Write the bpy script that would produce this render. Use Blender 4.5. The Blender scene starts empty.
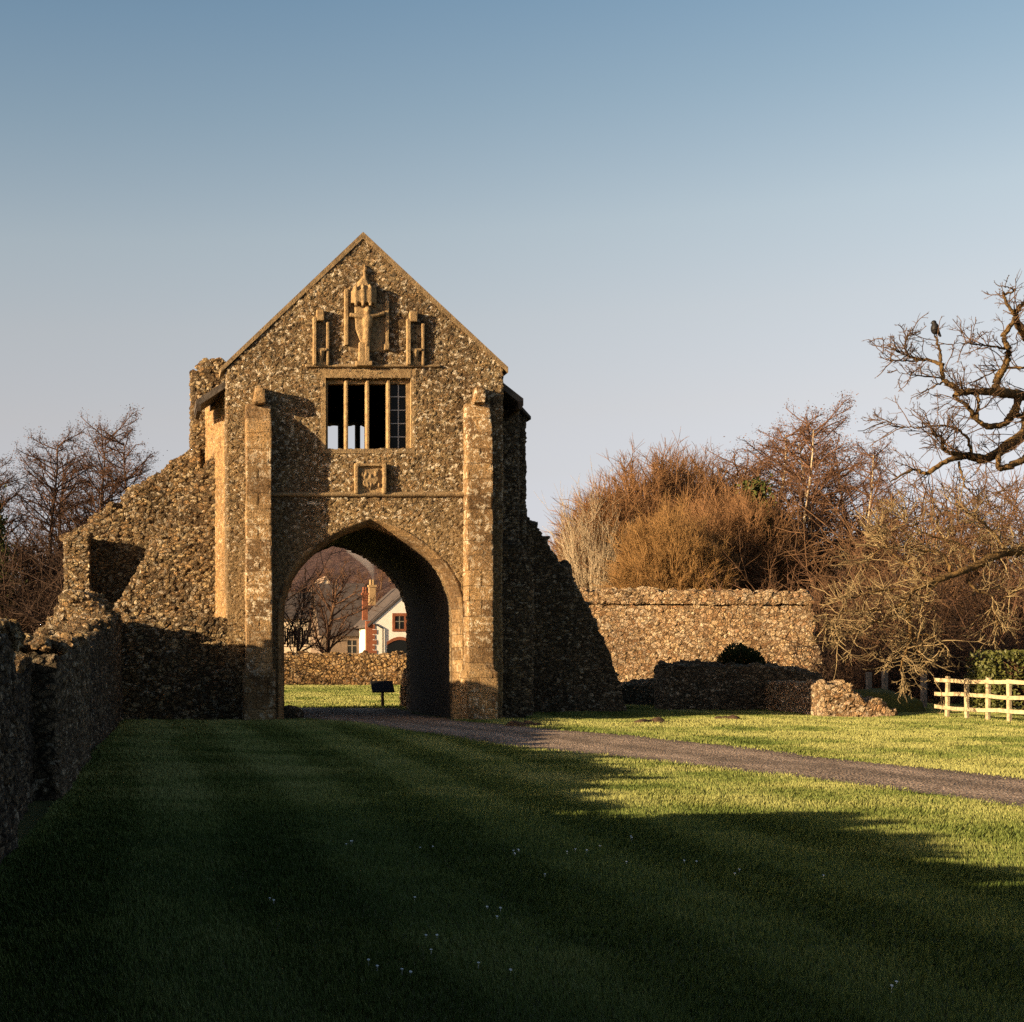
import bpy, bmesh, math, random
import numpy as np
from mathutils import Vector, Matrix

R = math.radians
scene = bpy.context.scene
col = scene.collection

# ------------------------------------------------------------------ camera, sky, sun, exposure
F, PX0, PY0, EYE = 1470.0, 150.0, 653.0, 1.6      # focal length and principal point in pixels, eye height in metres
cam_d = bpy.data.cameras.new("camera")
cam = bpy.data.objects.new("camera", cam_d)
col.objects.link(cam)
cam.location = (0, 0, EYE)
cam.rotation_euler = (R(90), 0, 0)
cam_d.sensor_width = 36.0
cam_d.lens = F / 1024 * 36.0
cam_d.shift_x = (512 - PX0) / 1024
cam_d.shift_y = (PY0 - 511) / 1024
cam_d.clip_start = 0.1
cam_d.clip_end = 5000
scene.camera = cam

SUN_EL, SUN_AZ = 12.2, 253.0                      # degrees; azimuth clockwise from +Y
world = bpy.data.worlds.new("World")
scene.world = world
world.use_nodes = True
wn = world.node_tree.nodes
wl = world.node_tree.links
bg = wn["Background"]
sky = wn.new("ShaderNodeTexSky")
sky.sky_type = 'NISHITA'
sky.sun_disc = False
sky.sun_elevation = R(SUN_EL)
sky.sun_rotation = R(SUN_AZ)
sky.air_density = 1.0
sky.dust_density = 1.6
sky.ozone_density = 2.2
# winter haze: the sky pales and greys towards the horizon
_tc = wn.new("ShaderNodeTexCoord")
_sx = wn.new("ShaderNodeSeparateXYZ"); wl.new(_tc.outputs["Generated"], _sx.inputs[0])
_rp = wn.new("ShaderNodeValToRGB"); wl.new(_sx.outputs[2], _rp.inputs[0])
_st = [(0.0, (1.85, 1.45, 1.70)), (0.083, (1.93, 1.47, 1.64)), (0.117, (2.07, 1.45, 1.38)), (0.157, (2.29, 1.51, 1.27)), (0.215, (2.46, 1.64, 1.27)), (0.27, (2.42, 1.72, 1.30)), (0.341, (1.90, 1.56, 1.25)), (0.403, (1.52, 1.42, 1.23)), (0.55, (0.6, 0.62, 0.6)), (1.0, (0.45, 0.45, 0.45))]
while len(_rp.color_ramp.elements) < len(_st): _rp.color_ramp.elements.new(0.5)
for _e_, (_p, _c3) in zip(_rp.color_ramp.elements, _st): _e_.position = _p; _e_.color = (*_c3, 1)
_mx = wn.new("ShaderNodeMix"); _mx.data_type = 'RGBA'; _mx.blend_type = 'MULTIPLY'; _mx.inputs[0].default_value = 1.0
wl.new(sky.outputs[0], _mx.inputs[6]); wl.new(_rp.outputs[0], _mx.inputs[7])
wl.new(_mx.outputs[2], bg.inputs[0])
bg.inputs[1].default_value = 0.056

sun_d = bpy.data.lights.new("sun", 'SUN')
sun_d.energy = 5.0
sun_d.angle = R(0.5)
sun_d.color = (1.0, 0.73, 0.42)
sun = bpy.data.objects.new("sun", sun_d)
col.objects.link(sun)
_a, _e = R(SUN_AZ), R(SUN_EL)
sun_pos = Vector((math.sin(_a) * math.cos(_e), math.cos(_a) * math.cos(_e), math.sin(_e)))
sun.rotation_euler = (-sun_pos).to_track_quat('-Z', 'Y').to_euler()

scene.view_settings.view_transform = 'Standard'
scene.view_settings.look = 'None'
scene.view_settings.exposure = 1.32
scene.view_settings.gamma = 1.0
scene.cycles.max_bounces = 5
scene.cycles.diffuse_bounces = 3
scene.cycles.use_denoising = False

random.seed(7)
rng = np.random.default_rng(11)

def wx(px, Y): return (px - PX0) * Y / F
def wz(py, Y): return EYE + (PY0 - py) * Y / F
def at(px, py, Y): return Vector((wx(px, Y), Y, wz(py, Y)))

# ------------------------------------------------------------------ materials
class N:
    """small node-building helper"""
    def __init__(self, name):
        self.m = bpy.data.materials.new(name)
        self.m.use_nodes = True
        self.t = self.m.node_tree
        self.b = self.t.nodes["Principled BSDF"]
        self.out = self.t.nodes["Material Output"]
        self.b.inputs["Specular IOR Level"].default_value = 0.25
    def n(self, typ, **kw):
        nd = self.t.nodes.new(typ)
        for k, v in kw.items():
            setattr(nd, k, v)
        return nd
    def link(self, a, b): self.t.links.new(a, b)
    def coords(self, kind="Object"):
        return self.n("ShaderNodeTexCoord").outputs[kind]
    def mapping(self, vec, scale):
        mp = self.n("ShaderNodeMapping")
        mp.inputs["Scale"].default_value = scale
        self.link(vec, mp.inputs[0])
        return mp.outputs[0]
    def noise(self, vec, scale, detail=3, rough=0.55):
        nz = self.n("ShaderNodeTexNoise")
        nz.inputs["Scale"].default_value = scale
        nz.inputs["Detail"].default_value = detail
        nz.inputs["Roughness"].default_value = rough
        self.link(vec, nz.inputs["Vector"])
        return nz.outputs
    def ramp(self, fac, stops, interp='LINEAR'):
        rp = self.n("ShaderNodeValToRGB")
        cr = rp.color_ramp
        cr.interpolation = interp
        while len(cr.elements) < len(stops):
            cr.elements.new(0.5)
        for e, (p, c) in zip(cr.elements, stops):
            e.position = p
            e.color = (c, c, c, 1) if isinstance(c, (int, float)) else (*c, 1)
        self.link(fac, rp.inputs[0])
        return rp.outputs[0]
    def mix(self, fac, a, b, mode='MIX'):
        mx = self.n("ShaderNodeMix", data_type='RGBA', blend_type=mode)
        for sock, v in ((0, fac), (6, a), (7, b)):
            if isinstance(v, (int, float)):
                mx.inputs[sock].default_value = v
            elif isinstance(v, tuple):
                mx.inputs[sock].default_value = (*v, 1)
            else:
                self.link(v, mx.inputs[sock])
        return mx.outputs[2]
    def math(self, op, a, b=0.0, c=None):
        md = self.n("ShaderNodeMath", operation=op)
        for i, v in enumerate((a, b, c)):
            if v is None: continue
            if isinstance(v, (int, float)): md.inputs[i].default_value = v
            else: self.link(v, md.inputs[i])
        return md.outputs[0]
    def color(self, c, rough=0.9):
        if isinstance(c, tuple): self.b.inputs["Base Color"].default_value = (*c, 1)
        else: self.link(c, self.b.inputs["Base Color"])
        self.b.inputs["Roughness"].default_value = rough
        return self
    def bump(self, h, strength=0.6, dist=0.02):
        bp = self.n("ShaderNodeBump")
        bp.inputs["Strength"].default_value = strength
        bp.inputs["Distance"].default_value = dist
        self.link(h, bp.inputs["Height"])
        self.link(bp.outputs[0], self.b.inputs["Normal"])
        return self
    def displace(self, h, scale, mid=0.5):
        dp = self.n("ShaderNodeDisplacement")
        dp.inputs["Scale"].default_value = scale
        dp.inputs["Midlevel"].default_value = mid
        self.link(h, dp.inputs["Height"])
        self.link(dp.outputs[0], self.out.inputs["Displacement"])
        self.m.displacement_method = 'BOTH'
        return self

def masonry(name, cols, mortar, scale=6.0, stretch=1.6, disp=0.05, lichen=0.5, lichen_col=(0.60, 0.54, 0.43),
            mortar_w=0.05, stain=0.45, moss=0.0, smooth=None, pit=0.35, warp=0.22):
    k = N(name)
    co = k.coords()
    nz = k.noise(co, 2.2, 2)
    wob = k.n("ShaderNodeVectorMath", operation='MULTIPLY_ADD')
    k.link(nz[1], wob.inputs[0]); wob.inputs[1].default_value = (warp, warp, warp); k.link(co, wob.inputs[2])
    vec = k.mapping(wob.outputs[0], (scale, scale, scale * stretch))
    v1 = k.n("ShaderNodeTexVoronoi"); v1.inputs["Scale"].default_value = 1.0; k.link(vec, v1.inputs["Vector"])
    v2 = k.n("ShaderNodeTexVoronoi", feature='DISTANCE_TO_EDGE'); v2.inputs["Scale"].default_value = 1.0
    k.link(vec, v2.inputs["Vector"])
    sep = k.n("ShaderNodeSeparateColor"); k.link(v1.outputs["Color"], sep.inputs[0])
    stone = k.ramp(sep.outputs[0], [(i / max(1, len(cols) - 1), c) for i, c in enumerate(cols)])
    fine = k.noise(co, 34, 4, 0.65)[0]
    stone = k.mix(0.85, stone, k.ramp(fine, [(0.36, 0.16), (0.5, 0.85), (0.66, 1.7)]), 'MULTIPLY')
    # lichen: pale blotches, some covering a whole stone
    ln = k.noise(co, 9, 4, 0.7)[0]
    lsel = k.math('MULTIPLY', k.ramp(ln, [(0.53, 0.0), (0.58, 1.0)]), k.ramp(sep.outputs[1], [(0.35, 0.1), (0.6, 1.0)]))
    big = k.noise(co, 0.55, 3)[0]
    lsel = k.math('MULTIPLY', lsel, k.ramp(big, [(0.36, 0.3), (0.55, 1.0)]))
    stone = k.mix(k.math('MULTIPLY', lsel, lichen), stone, lichen_col)
    edge = k.ramp(v2.outputs[0], [(0.0, 0.0), (mortar_w, 0.25), (mortar_w * 2.6, 1.0)])
    base = k.mix(edge, mortar, stone)
    # weathering stains
    sn = k.noise(k.mapping(co, (1.0, 1.0, 0.45)), 0.9, 5, 0.65)[0]
    base = k.mix(stain, base, k.ramp(sn, [(0.32, (0.36, 0.31, 0.27)), (0.52, (1.0, 0.97, 0.92)), (0.72, (1.18, 1.05, 0.85))]), 'MULTIPLY')
    base = k.mix(k.math('MULTIPLY', lsel, lichen * 0.6), base, lichen_col)
    if moss > 0:
        geo = k.n("ShaderNodeNewGeometry")
        sx = k.n("ShaderNodeSeparateXYZ"); k.link(geo.outputs["Normal"], sx.inputs[0])
        up = k.ramp(sx.outputs[2], [(0.35, 0.0), (0.8, 1.0)])
        base = k.mix(k.math('MULTIPLY', up, k.math('MULTIPLY', k.ramp(ln, [(0.35, 0.0), (0.6, 1.0)]), moss)), base, (0.07, 0.075, 0.02))
    keep = None
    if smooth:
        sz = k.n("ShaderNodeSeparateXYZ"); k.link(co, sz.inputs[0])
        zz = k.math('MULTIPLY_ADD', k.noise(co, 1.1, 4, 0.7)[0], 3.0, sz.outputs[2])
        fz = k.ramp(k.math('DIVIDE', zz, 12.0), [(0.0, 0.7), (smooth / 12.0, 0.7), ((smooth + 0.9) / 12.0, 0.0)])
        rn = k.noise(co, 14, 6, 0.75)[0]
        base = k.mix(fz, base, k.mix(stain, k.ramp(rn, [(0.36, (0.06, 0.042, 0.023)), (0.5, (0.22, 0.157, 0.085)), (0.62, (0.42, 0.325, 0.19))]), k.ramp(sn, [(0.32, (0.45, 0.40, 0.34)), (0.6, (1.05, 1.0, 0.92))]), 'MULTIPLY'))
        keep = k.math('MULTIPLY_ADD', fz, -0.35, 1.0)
    k.color(base, 0.95)
    h = k.math('MULTIPLY', k.ramp(v2.outputs[0], [(0.0, 0.0), (mortar_w, 0.45), (mortar_w * 2.5, 0.9), (0.45, 1.0)]), k.math('MULTIPLY_ADD', sep.outputs[2], 0.7, 0.4))
    rough_n = k.noise(co, 13, 7, 0.72)[0]
    h = k.math('ADD', k.math('MULTIPLY', h, 1.0 - pit), k.math('MULTIPLY', k.ramp(rough_n, [(0.3, 0.0), (0.55, 0.8), (0.75, 1.0)]), pit * 1.6))
    base_rough = None
    if keep is not None: h = k.math('MULTIPLY', h, keep)
    k.displace(h, disp, 0.55)
    return k.m

def ashlar(name, c1, c2, mortar, disp=0.02, bw=0.62, bh=0.33, lichen=0.6):
    k = N(name)
    co = k.coords()
    sp = k.n("ShaderNodeSeparateXYZ"); k.link(co, sp.inputs[0])
    cb = k.n("ShaderNodeCombineXYZ")
    wob = k.math('MULTIPLY_ADD', k.noise(co, 1.7, 2)[0], 0.10, k.math('ADD', sp.outputs[0], sp.outputs[1]))
    k.link(wob, cb.inputs[0]); k.link(k.math('MULTIPLY_ADD', k.noise(co, 1.3, 2)[0], 0.12, sp.outputs[2]), cb.inputs[1])
    br = k.n("ShaderNodeTexBrick", offset=0.5)
    br.inputs["Scale"].default_value = 1.0; br.inputs["Brick Width"].default_value = bw; br.inputs["Row Height"].default_value = bh
    br.inputs["Mortar Size"].default_value = 0.009; br.inputs["Mortar Smooth"].default_value = 1.0; br.inputs["Bias"].default_value = 0.0
    br.inputs["Color1"].default_value = (0, 0, 0, 1); br.inputs["Color2"].default_value = (1, 1, 1, 1); br.inputs["Mortar"].default_value = (0.5, 0.5, 0.5, 1)
    k.link(cb.outputs[0], br.inputs["Vector"])
    st = k.ramp(br.outputs["Color"], [(0.0, c1), (0.5, tuple((a + b) / 2 * 1.25 for a, b in zip(c1, c2))), (1.0, c2)])
    fine = k.noise(co, 26, 6, 0.75)[0]
    st = k.mix(0.85, st, k.ramp(fine, [(0.36, 0.2), (0.64, 1.6)]), 'MULTIPLY')
    ln = k.noise(co, 8, 5, 0.75)[0]
    big = k.noise(co, 0.8, 3)[0]
    lz = k.math('MULTIPLY', k.ramp(ln, [(0.53, 0.0), (0.57, 1.0)]), k.ramp(big, [(0.40, 0.15), (0.56, 1.0)]))
    st = k.mix(k.math('MULTIPLY', lz, lichen), st, (0.62, 0.56, 0.44))
    base = k.mix(k.math('MULTIPLY', br.outputs["Fac"], 0.6), st, mortar)
    sn = k.noise(k.mapping(co, (1, 1, 0.5)), 1.4, 5, 0.7)[0]
    base = k.mix(0.85, base, k.ramp(sn, [(0.36, (0.34, 0.29, 0.24)), (0.55, (1, 0.97, 0.92)), (0.72, (1.2, 1.08, 0.85))]), 'MULTIPLY')
    k.color(base, 0.95)
    h = k.math('MULTIPLY_ADD', br.outputs["Fac"], -0.6, k.math('MULTIPLY_ADD', br.outputs["Color"], 0.3, k.math('MULTIPLY', fine, 0.9)))
    k.displace(h, disp, 0.5)
    return k.m

OCH = [(0.10, 0.066, 0.035), (0.32, 0.225, 0.115), (0.16, 0.102, 0.052), (0.44, 0.34, 0.195), (0.08, 0.058, 0.036), (0.33, 0.21, 0.10), (0.25, 0.175, 0.09)]
M = {}
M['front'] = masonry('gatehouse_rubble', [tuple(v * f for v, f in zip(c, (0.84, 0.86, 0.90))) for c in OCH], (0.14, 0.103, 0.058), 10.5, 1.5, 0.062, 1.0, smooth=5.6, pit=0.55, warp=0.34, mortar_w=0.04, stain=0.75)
M['side'] = masonry('golden_rubble', [(0.36, 0.23, 0.10), (0.47, 0.32, 0.16), (0.26, 0.155, 0.07)], (0.30, 0.20, 0.10), 6, 1.4, 0.045, 0.5, mortar_w=0.03, pit=0.7, stain=0.7)
M['butt'] = ashlar('dressed_blocks', (0.15, 0.095, 0.048), (0.30, 0.205, 0.105), (0.11, 0.075, 0.042), 0.05, 0.55, 0.36, lichen=0.9)
M['arch'] = ashlar('arch_stones', (0.14, 0.09, 0.045), (0.30, 0.21, 0.11), (0.12, 0.085, 0.05), 0.025, 0.5, 0.3, lichen=0.3)
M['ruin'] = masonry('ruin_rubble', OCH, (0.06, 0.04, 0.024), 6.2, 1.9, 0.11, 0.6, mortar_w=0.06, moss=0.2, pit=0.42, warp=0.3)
M['ruin_shaded'] = masonry('shaded_rubble', [(0.10, 0.075, 0.05), (0.20, 0.155, 0.10), (0.07, 0.052, 0.037), (0.27, 0.21, 0.14)], (0.05, 0.04, 0.028), 6.2, 1.9, 0.075, 0.5, mortar_w=0.06, moss=0.3)  # rubble with shade put into its colour, for walls out of the sun
M['wall_shaded'] = masonry('deep_shade_rubble', [(0.06, 0.045, 0.03), (0.13, 0.098, 0.064), (0.036, 0.028, 0.02), (0.19, 0.15, 0.10)], (0.02, 0.017, 0.014), 6.2, 1.9, 0.075, 0.4, mortar_w=0.06, moss=0.1)  # darker still: paints shade on the wall face turned from the sun
M['far'] = masonry('pale_rubble', [(0.36, 0.22, 0.11), (0.56, 0.42, 0.25), (0.27, 0.155, 0.075), (0.62, 0.50, 0.34), (0.42, 0.25, 0.13)], (0.12, 0.075, 0.04), 6.4, 1.3, 0.085, 0.5, mortar_w=0.05, pit=0.5)
M['bound'] = masonry('brown_rubble', [(0.42, 0.26, 0.11), (0.53, 0.36, 0.165), (0.27, 0.155, 0.062), (0.58, 0.44, 0.25)], (0.07, 0.04, 0.018), 5.0, 1.2, 0.11, 0.3, mortar_w=0.08)

def plain(name, c1, c2, scale=6, rough=0.9, bump=0.4, dist=0.015, detail=5, kind="Object"):
    k = N(name)
    co = k.coords(kind)
    nz = k.noise(co, scale, detail, 0.65)[0]
    k.color(k.ramp(nz, [(0.3, c1), (0.7, c2)]), rough)
    if bump: k.bump(k.noise(co, scale * 4, 4, 0.6)[0], bump, dist)
    return k.m

M['sand'] = plain('sandstone', (0.17, 0.11, 0.055), (0.43, 0.31, 0.16), 9, 0.9, 0.9, 0.04, 7)
M['sand_dark'] = plain('weathered_sandstone', (0.13, 0.09, 0.05), (0.33, 0.24, 0.13), 7, 0.95, 0.8, 0.03)
M['slate'] = plain('roof_stone_tile', (0.05, 0.043, 0.038), (0.11, 0.095, 0.08), 3, 0.8, 0.6, 0.04)
M['dark_wood'] = plain('old_dark_timber', (0.035, 0.026, 0.02), (0.07, 0.055, 0.04), 8)
M['interior'] = plain('shade_dark_plaster', (0.018, 0.015, 0.012), (0.035, 0.03, 0.025), 2)  # near-black colour stands in for the deep shade of the passage
M['lead'] = plain('lead_came', (0.30, 0.31, 0.33), (0.45, 0.46, 0.48), 9, 0.5, 0)
M['white_render'] = plain('white_render', (0.66, 0.62, 0.54), (0.80, 0.77, 0.70), 1.2, 0.9, 0.2)
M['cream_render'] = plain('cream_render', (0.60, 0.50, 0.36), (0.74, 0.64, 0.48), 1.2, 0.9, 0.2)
M['brick'] = plain('red_brick', (0.16, 0.055, 0.028), (0.27, 0.10, 0.05), 3)
M['buff'] = plain('buff_clay', (0.26, 0.17, 0.085), (0.38, 0.27, 0.14), 4)
M['house_slate'] = plain('house_slate', (0.05, 0.043, 0.042), (0.09, 0.075, 0.07), 2)
M['house_tile'] = plain('pale_lit_tile', (0.24, 0.17, 0.12), (0.36, 0.27, 0.2), 2)
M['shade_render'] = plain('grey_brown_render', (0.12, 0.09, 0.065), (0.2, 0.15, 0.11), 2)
M['black'] = plain('black_painted_metal', (0.012, 0.012, 0.012), (0.02, 0.02, 0.02), 8, 0.5, 0)
M['fence'] = plain('cream_fence_timber', (0.22, 0.17, 0.10), (0.58, 0.48, 0.30), 7, 0.8, 0.7, 0.02, 7)
M['post'] = plain('grey_fence_timber', (0.13, 0.11, 0.09), (0.24, 0.21, 0.17), 6)
M['feather'] = plain('black_feathers', (0.006, 0.006, 0.007), (0.012, 0.012, 0.014), 9, 0.6, 0.2)
M['soil'] = plain('molehill_soil', (0.05, 0.032, 0.02), (0.10, 0.065, 0.04), 9, 1, 0.9, 0.05)
M['daisy'] = plain('daisy_petal', (0.75, 0.75, 0.72), (0.82, 0.82, 0.8), 9, 0.8, 0)
_k = N('window_glass'); _k.color((0.012, 0.014, 0.016), 0.25); _k.b.inputs["Specular IOR Level"].default_value = 0.12
M['glass'] = _k.m
M['bark_brown'] = plain('bark_brown', (0.085, 0.046, 0.025), (0.18, 0.105, 0.055), 3, 0.9, 0)
M['bark_dark_shade'] = plain('bark_dark_shade', (0.035, 0.022, 0.016), (0.08, 0.048, 0.032), 2, 0.9, 0)  # dark bark; its tone also paints the shade low in the thickets
M['bark_red'] = plain('bark_reddish', (0.085, 0.044, 0.026), (0.165, 0.092, 0.055), 3, 0.9, 0)
M['bark_left'] = plain('bark_russet_dark', (0.05, 0.027, 0.017), (0.115, 0.062, 0.038), 3, 0.9, 0)
M['bark_orange'] = plain('willow_orange', (0.185, 0.105, 0.038), (0.28, 0.165, 0.062), 2, 0.8, 0)
M['bark_russet'] = plain('willow_russet', (0.16, 0.085, 0.038), (0.26, 0.145, 0.068), 1, 0.8, 0)
M['bark_pale'] = plain('bark_pale', (0.28, 0.22, 0.14), (0.44, 0.37, 0.26), 3, 0.9, 0)
M['bark_oak'] = plain('oak_bark', (0.03, 0.02, 0.012), (0.20, 0.125, 0.045), 2.6, 0.95, 1.0, 0.08, 7)
M['bark_lichen_lit'] = plain('sunlit_lichened_twigs', (0.09, 0.06, 0.03), (0.36, 0.28, 0.15), 1.4, 0.9, 0)  # pale from lichen, and from sunlight painted into the low twigs
M['bark_twig'] = plain('dark_oak_twigs', (0.045, 0.028, 0.018), (0.13, 0.08, 0.045), 1.4, 0.9, 0)
M['catkin'] = plain('catkins', (0.085, 0.045, 0.028), (0.165, 0.09, 0.052), 4, 0.9, 0)
M['ivy'] = plain('ivy_leaf', (0.035, 0.05, 0.012), (0.09, 0.10, 0.022), 2, 0.6, 0)
M['hedge'] = plain('laurel_leaf', (0.035, 0.05, 0.013), (0.12, 0.12, 0.03), 6, 0.5, 0)
M['bush'] = plain('evergreen_leaf', (0.012, 0.02, 0.007), (0.035, 0.045, 0.014), 6, 0.7, 0)
M['bramble'] = plain('dead_bramble', (0.10, 0.06, 0.03), (0.22, 0.13, 0.065), 3, 0.9, 0)

# lawn soil and blades
_k = N('lawn_turf')
_c = _k.coords()
_n1 = _k.noise(_c, 0.35, 4)[0]; _n2 = _k.noise(_k.mapping(_c, (3, 9, 3)), 5, 4, 0.7)[0]
_cl = _k.ramp(_n1, [(0.3, (0.06, 0.07, 0.013)), (0.7, (0.11, 0.105, 0.022))])
_cl = _k.mix(0.8, _cl, _k.ramp(_n2, [(0.3, 0.55), (0.7, 1.3)]), 'MULTIPLY')
_k.color(_cl, 0.95); _k.bump(_n2, 0.8, 0.05)
M['turf'] = _k.m
_k = N('grass_blade')
_at = _k.n("ShaderNodeAttribute", attribute_name="tint")
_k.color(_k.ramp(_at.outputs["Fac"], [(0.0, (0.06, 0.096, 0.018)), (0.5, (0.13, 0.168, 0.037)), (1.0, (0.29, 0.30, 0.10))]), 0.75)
M['blade'] = _k.m
# gravel track
_k = N('gravel_track')
_c = _k.coords()
_v = _k.n("ShaderNodeTexVoronoi"); _v.inputs["Scale"].default_value = 28; _k.link(_c, _v.inputs["Vector"])
_s = _k.n("ShaderNodeSeparateColor"); _k.link(_v.outputs["Color"], _s.inputs[0])
_g = _k.ramp(_s.outputs[0], [(0, (0.12, 0.086, 0.065)), (0.5, (0.33, 0.25, 0.20)), (1, (0.55, 0.44, 0.36))])
_g = _k.mix(0.7, _g, _k.ramp(_k.noise(_k.mapping(_c, (1.6, 0.5, 1)), 0.9, 6, 0.7)[0], [(0.35, 0.45), (0.62, 1.2)]), 'MULTIPLY')
_ac = _k.n("ShaderNodeAttribute", attribute_name="across").outputs["Fac"]
_ac = _k.math('MULTIPLY_ADD', _k.noise(_c, 1.3, 4)[0], 0.22, _k.math('ADD', _ac, -0.11))
_rut = _k.ramp(_ac, [(0.04, 0.45), (0.16, 0.85), (0.28, 1.15), (0.40, 0.85), (0.5, 0.55), (0.60, 0.85), (0.72, 1.15), (0.84, 0.85), (0.96, 0.45)])
_g = _k.mix(0.8, _g, _rut, 'MULTIPLY')
_k.color(_g, 0.95); _k.bump(_v.outputs["Distance"], 1.0, 0.05)
M['gravel'] = _k.m
# wooded hill
_k = N('wooded_hillside')
_c = _k.coords()
_n1 = _k.noise(_c, 0.35, 8, 0.8)[0]
_k.color(_k.ramp(_n1, [(0.35, (0.03, 0.018, 0.022)), (0.5, (0.075, 0.045, 0.045)), (0.65, (0.14, 0.09, 0.07))]), 1.0)
_k.bump(_n1, 1.0, 3.0)
M['hill'] = _k.m

# ------------------------------------------------------------------ object helpers
def tag(o, label=None, cat=None, group=None, kind=None):
    for k, v in (("label", label), ("category", cat), ("group", group), ("kind", kind)):
        if v: o[k] = v
    return o

def empty(name, loc, label, cat, group=None):
    o = bpy.data.objects.new(name, None)
    o.empty_display_size = 0.3
    o.location = loc
    col.objects.link(o)
    return tag(o, label, cat, group)

def link(name, me, mat, parent=None, smooth=False):
    """links a mesh given in WORLD coordinates; under a parent it is shifted into the parent's space"""
    o = bpy.data.objects.new(name, me)
    if mat is not None and not me.materials: me.materials.append(mat)
    if smooth: me.polygons.foreach_set("use_smooth", np.ones(len(me.polygons), dtype=bool))
    col.objects.link(o)
    if parent is not None:
        o.parent = parent
        p = parent
        off = Vector((0, 0, 0))
        while p is not None:
            off += p.location
            p = p.parent
        o.location = -off
    return o

def np_mesh(name, verts, faces_flat, nside):
    """fast mesh: every face has nside corners"""
    me = bpy.data.meshes.new(name)
    nv = len(verts); nf = len(faces_flat) // nside
    me.vertices.add(nv); me.vertices.foreach_set("co", np.ascontiguousarray(verts, dtype=np.float32).ravel())
    me.loops.add(nf * nside); me.loops.foreach_set("vertex_index", np.ascontiguousarray(faces_flat, dtype=np.int32).ravel())
    me.polygons.add(nf)
    me.polygons.foreach_set("loop_start", np.arange(0, nf * nside, nside, dtype=np.int32))
    me.update(calc_edges=True)
    return me

def prism(bm, pts, axis, a, b):
    """closed prism: polygon pts extruded along axis from a to b. axis 'y': pts are (x,z); 'z': (x,y); 'x': (y,z)"""
    def v(p, t):
        return {'y': (p[0], t, p[1]), 'z': (p[0], p[1], t), 'x': (t, p[0], p[1])}[axis]
    A = [bm.verts.new(v(p, a)) for p in pts]
    B = [bm.verts.new(v(p, b)) for p in pts]
    n = len(pts)
    fs = [bm.faces.new(A), bm.faces.new(B[::-1])]
    for i in range(n):
        j = (i + 1) % n
        fs.append(bm.faces.new((A[j], A[i], B[i], B[j])))
    bmesh.ops.recalc_face_normals(bm, faces=fs)
    bmesh.ops.triangulate(bm, faces=[f for f in fs if len(f.verts) > 4])
    return bm

def box(bm, x0, x1, y0, y1, z0, z1):
    return prism(bm, [(x0, z0), (x1, z0), (x1, z1), (x0, z1)], 'y', y0, y1)

def blob(bm, c, r, sub=2, jitter=0.15):
    res = bmesh.ops.create_icosphere(bm, subdivisions=sub, radius=1.0)
    for v in res['verts']:
        s = 1 + random.uniform(-jitter, jitter)
        v.co = Vector((c[0] + v.co.x * r[0] * s, c[1] + v.co.y * r[1] * s, c[2] + v.co.z * r[2] * s))

def bar(bm, p, q, r0, r1=None, seg=8):
    """tapered round bar"""
    r1 = r0 if r1 is None else r1
    p, q = Vector(p), Vector(q)
    m = Matrix.Translation((p + q) / 2) @ (q - p).to_track_quat('Z', 'Y').to_matrix().to_4x4()
    bmesh.ops.create_cone(bm, cap_ends=True, segments=seg, radius1=r0, radius2=r1, depth=(q - p).length, matrix=m)

def bmdone(bm, name):
    me = bpy.data.meshes.new(name)
    bm.to_mesh(me); bm.free()
    return me

def hash01(i):
    i = (i.astype(np.int64) * 374761393) & 0x7fffffff
    i = ((i ^ (i >> 13)) * 1274126177) & 0x7fffffff
    return ((i ^ (i >> 16)) & 0xffff) / 65535.0

def vnoise(P, s):
    """vectorised value noise, 0..1"""
    Q = P * s + 1000.0
    I = np.floor(Q).astype(np.int64); f = Q - I
    f = f * f * (3 - 2 * f)
    out = np.zeros(len(P))
    for dx in (0, 1):
        for dy in (0, 1):
            for dz in (0, 1):
                h = hash01((I[:, 0] + dx) * 7919 + (I[:, 1] + dy) * 104729 + (I[:, 2] + dz) * 1299709)
                w = (f[:, 0] if dx else 1 - f[:, 0]) * (f[:, 1] if dy else 1 - f[:, 1]) * (f[:, 2] if dz else 1 - f[:, 2])
                out += h * w
    return out

def remesh(bm, name, voxel=0.05, wob=0.03, rough=0.0):
    """voxel remesh of overlapping closed solids into one dense skin, roughened along its normals"""
    tmp_me = bmdone(bm, name + "_raw")
    o = bpy.data.objects.new("tmp", tmp_me)
    col.objects.link(o)
    md = o.modifiers.new("r", 'REMESH'); md.mode = 'VOXEL'; md.voxel_size = voxel; md.adaptivity = 0.0
    dg = bpy.context.evaluated_depsgraph_get()
    me = bpy.data.meshes.new_from_object(o.evaluated_get(dg))
    bpy.data.objects.remove(o); bpy.data.meshes.remove(tmp_me)
    me.name = name
    n = len(me.vertices)
    co = np.empty(n * 3, dtype=np.float32); me.vertices.foreach_get("co", co); co = co.reshape(-1, 3).astype(float)
    nr = np.empty(n * 3, dtype=np.float32); me.vertex_normals.foreach_get("vector", nr); nr = nr.reshape(-1, 3)
    d = (vnoise(co, 0.7) - 0.5) * 2 * wob
    if rough: d = d + (vnoise(co, 4.0) - 0.5) * 2 * rough
    co = co + nr * d[:, None]
    me.vertices.foreach_set("co", co.astype(np.float32).ravel())
    me.polygons.foreach_set("use_smooth", np.ones(len(me.polygons), dtype=bool))
    me.update()
    return me

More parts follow.
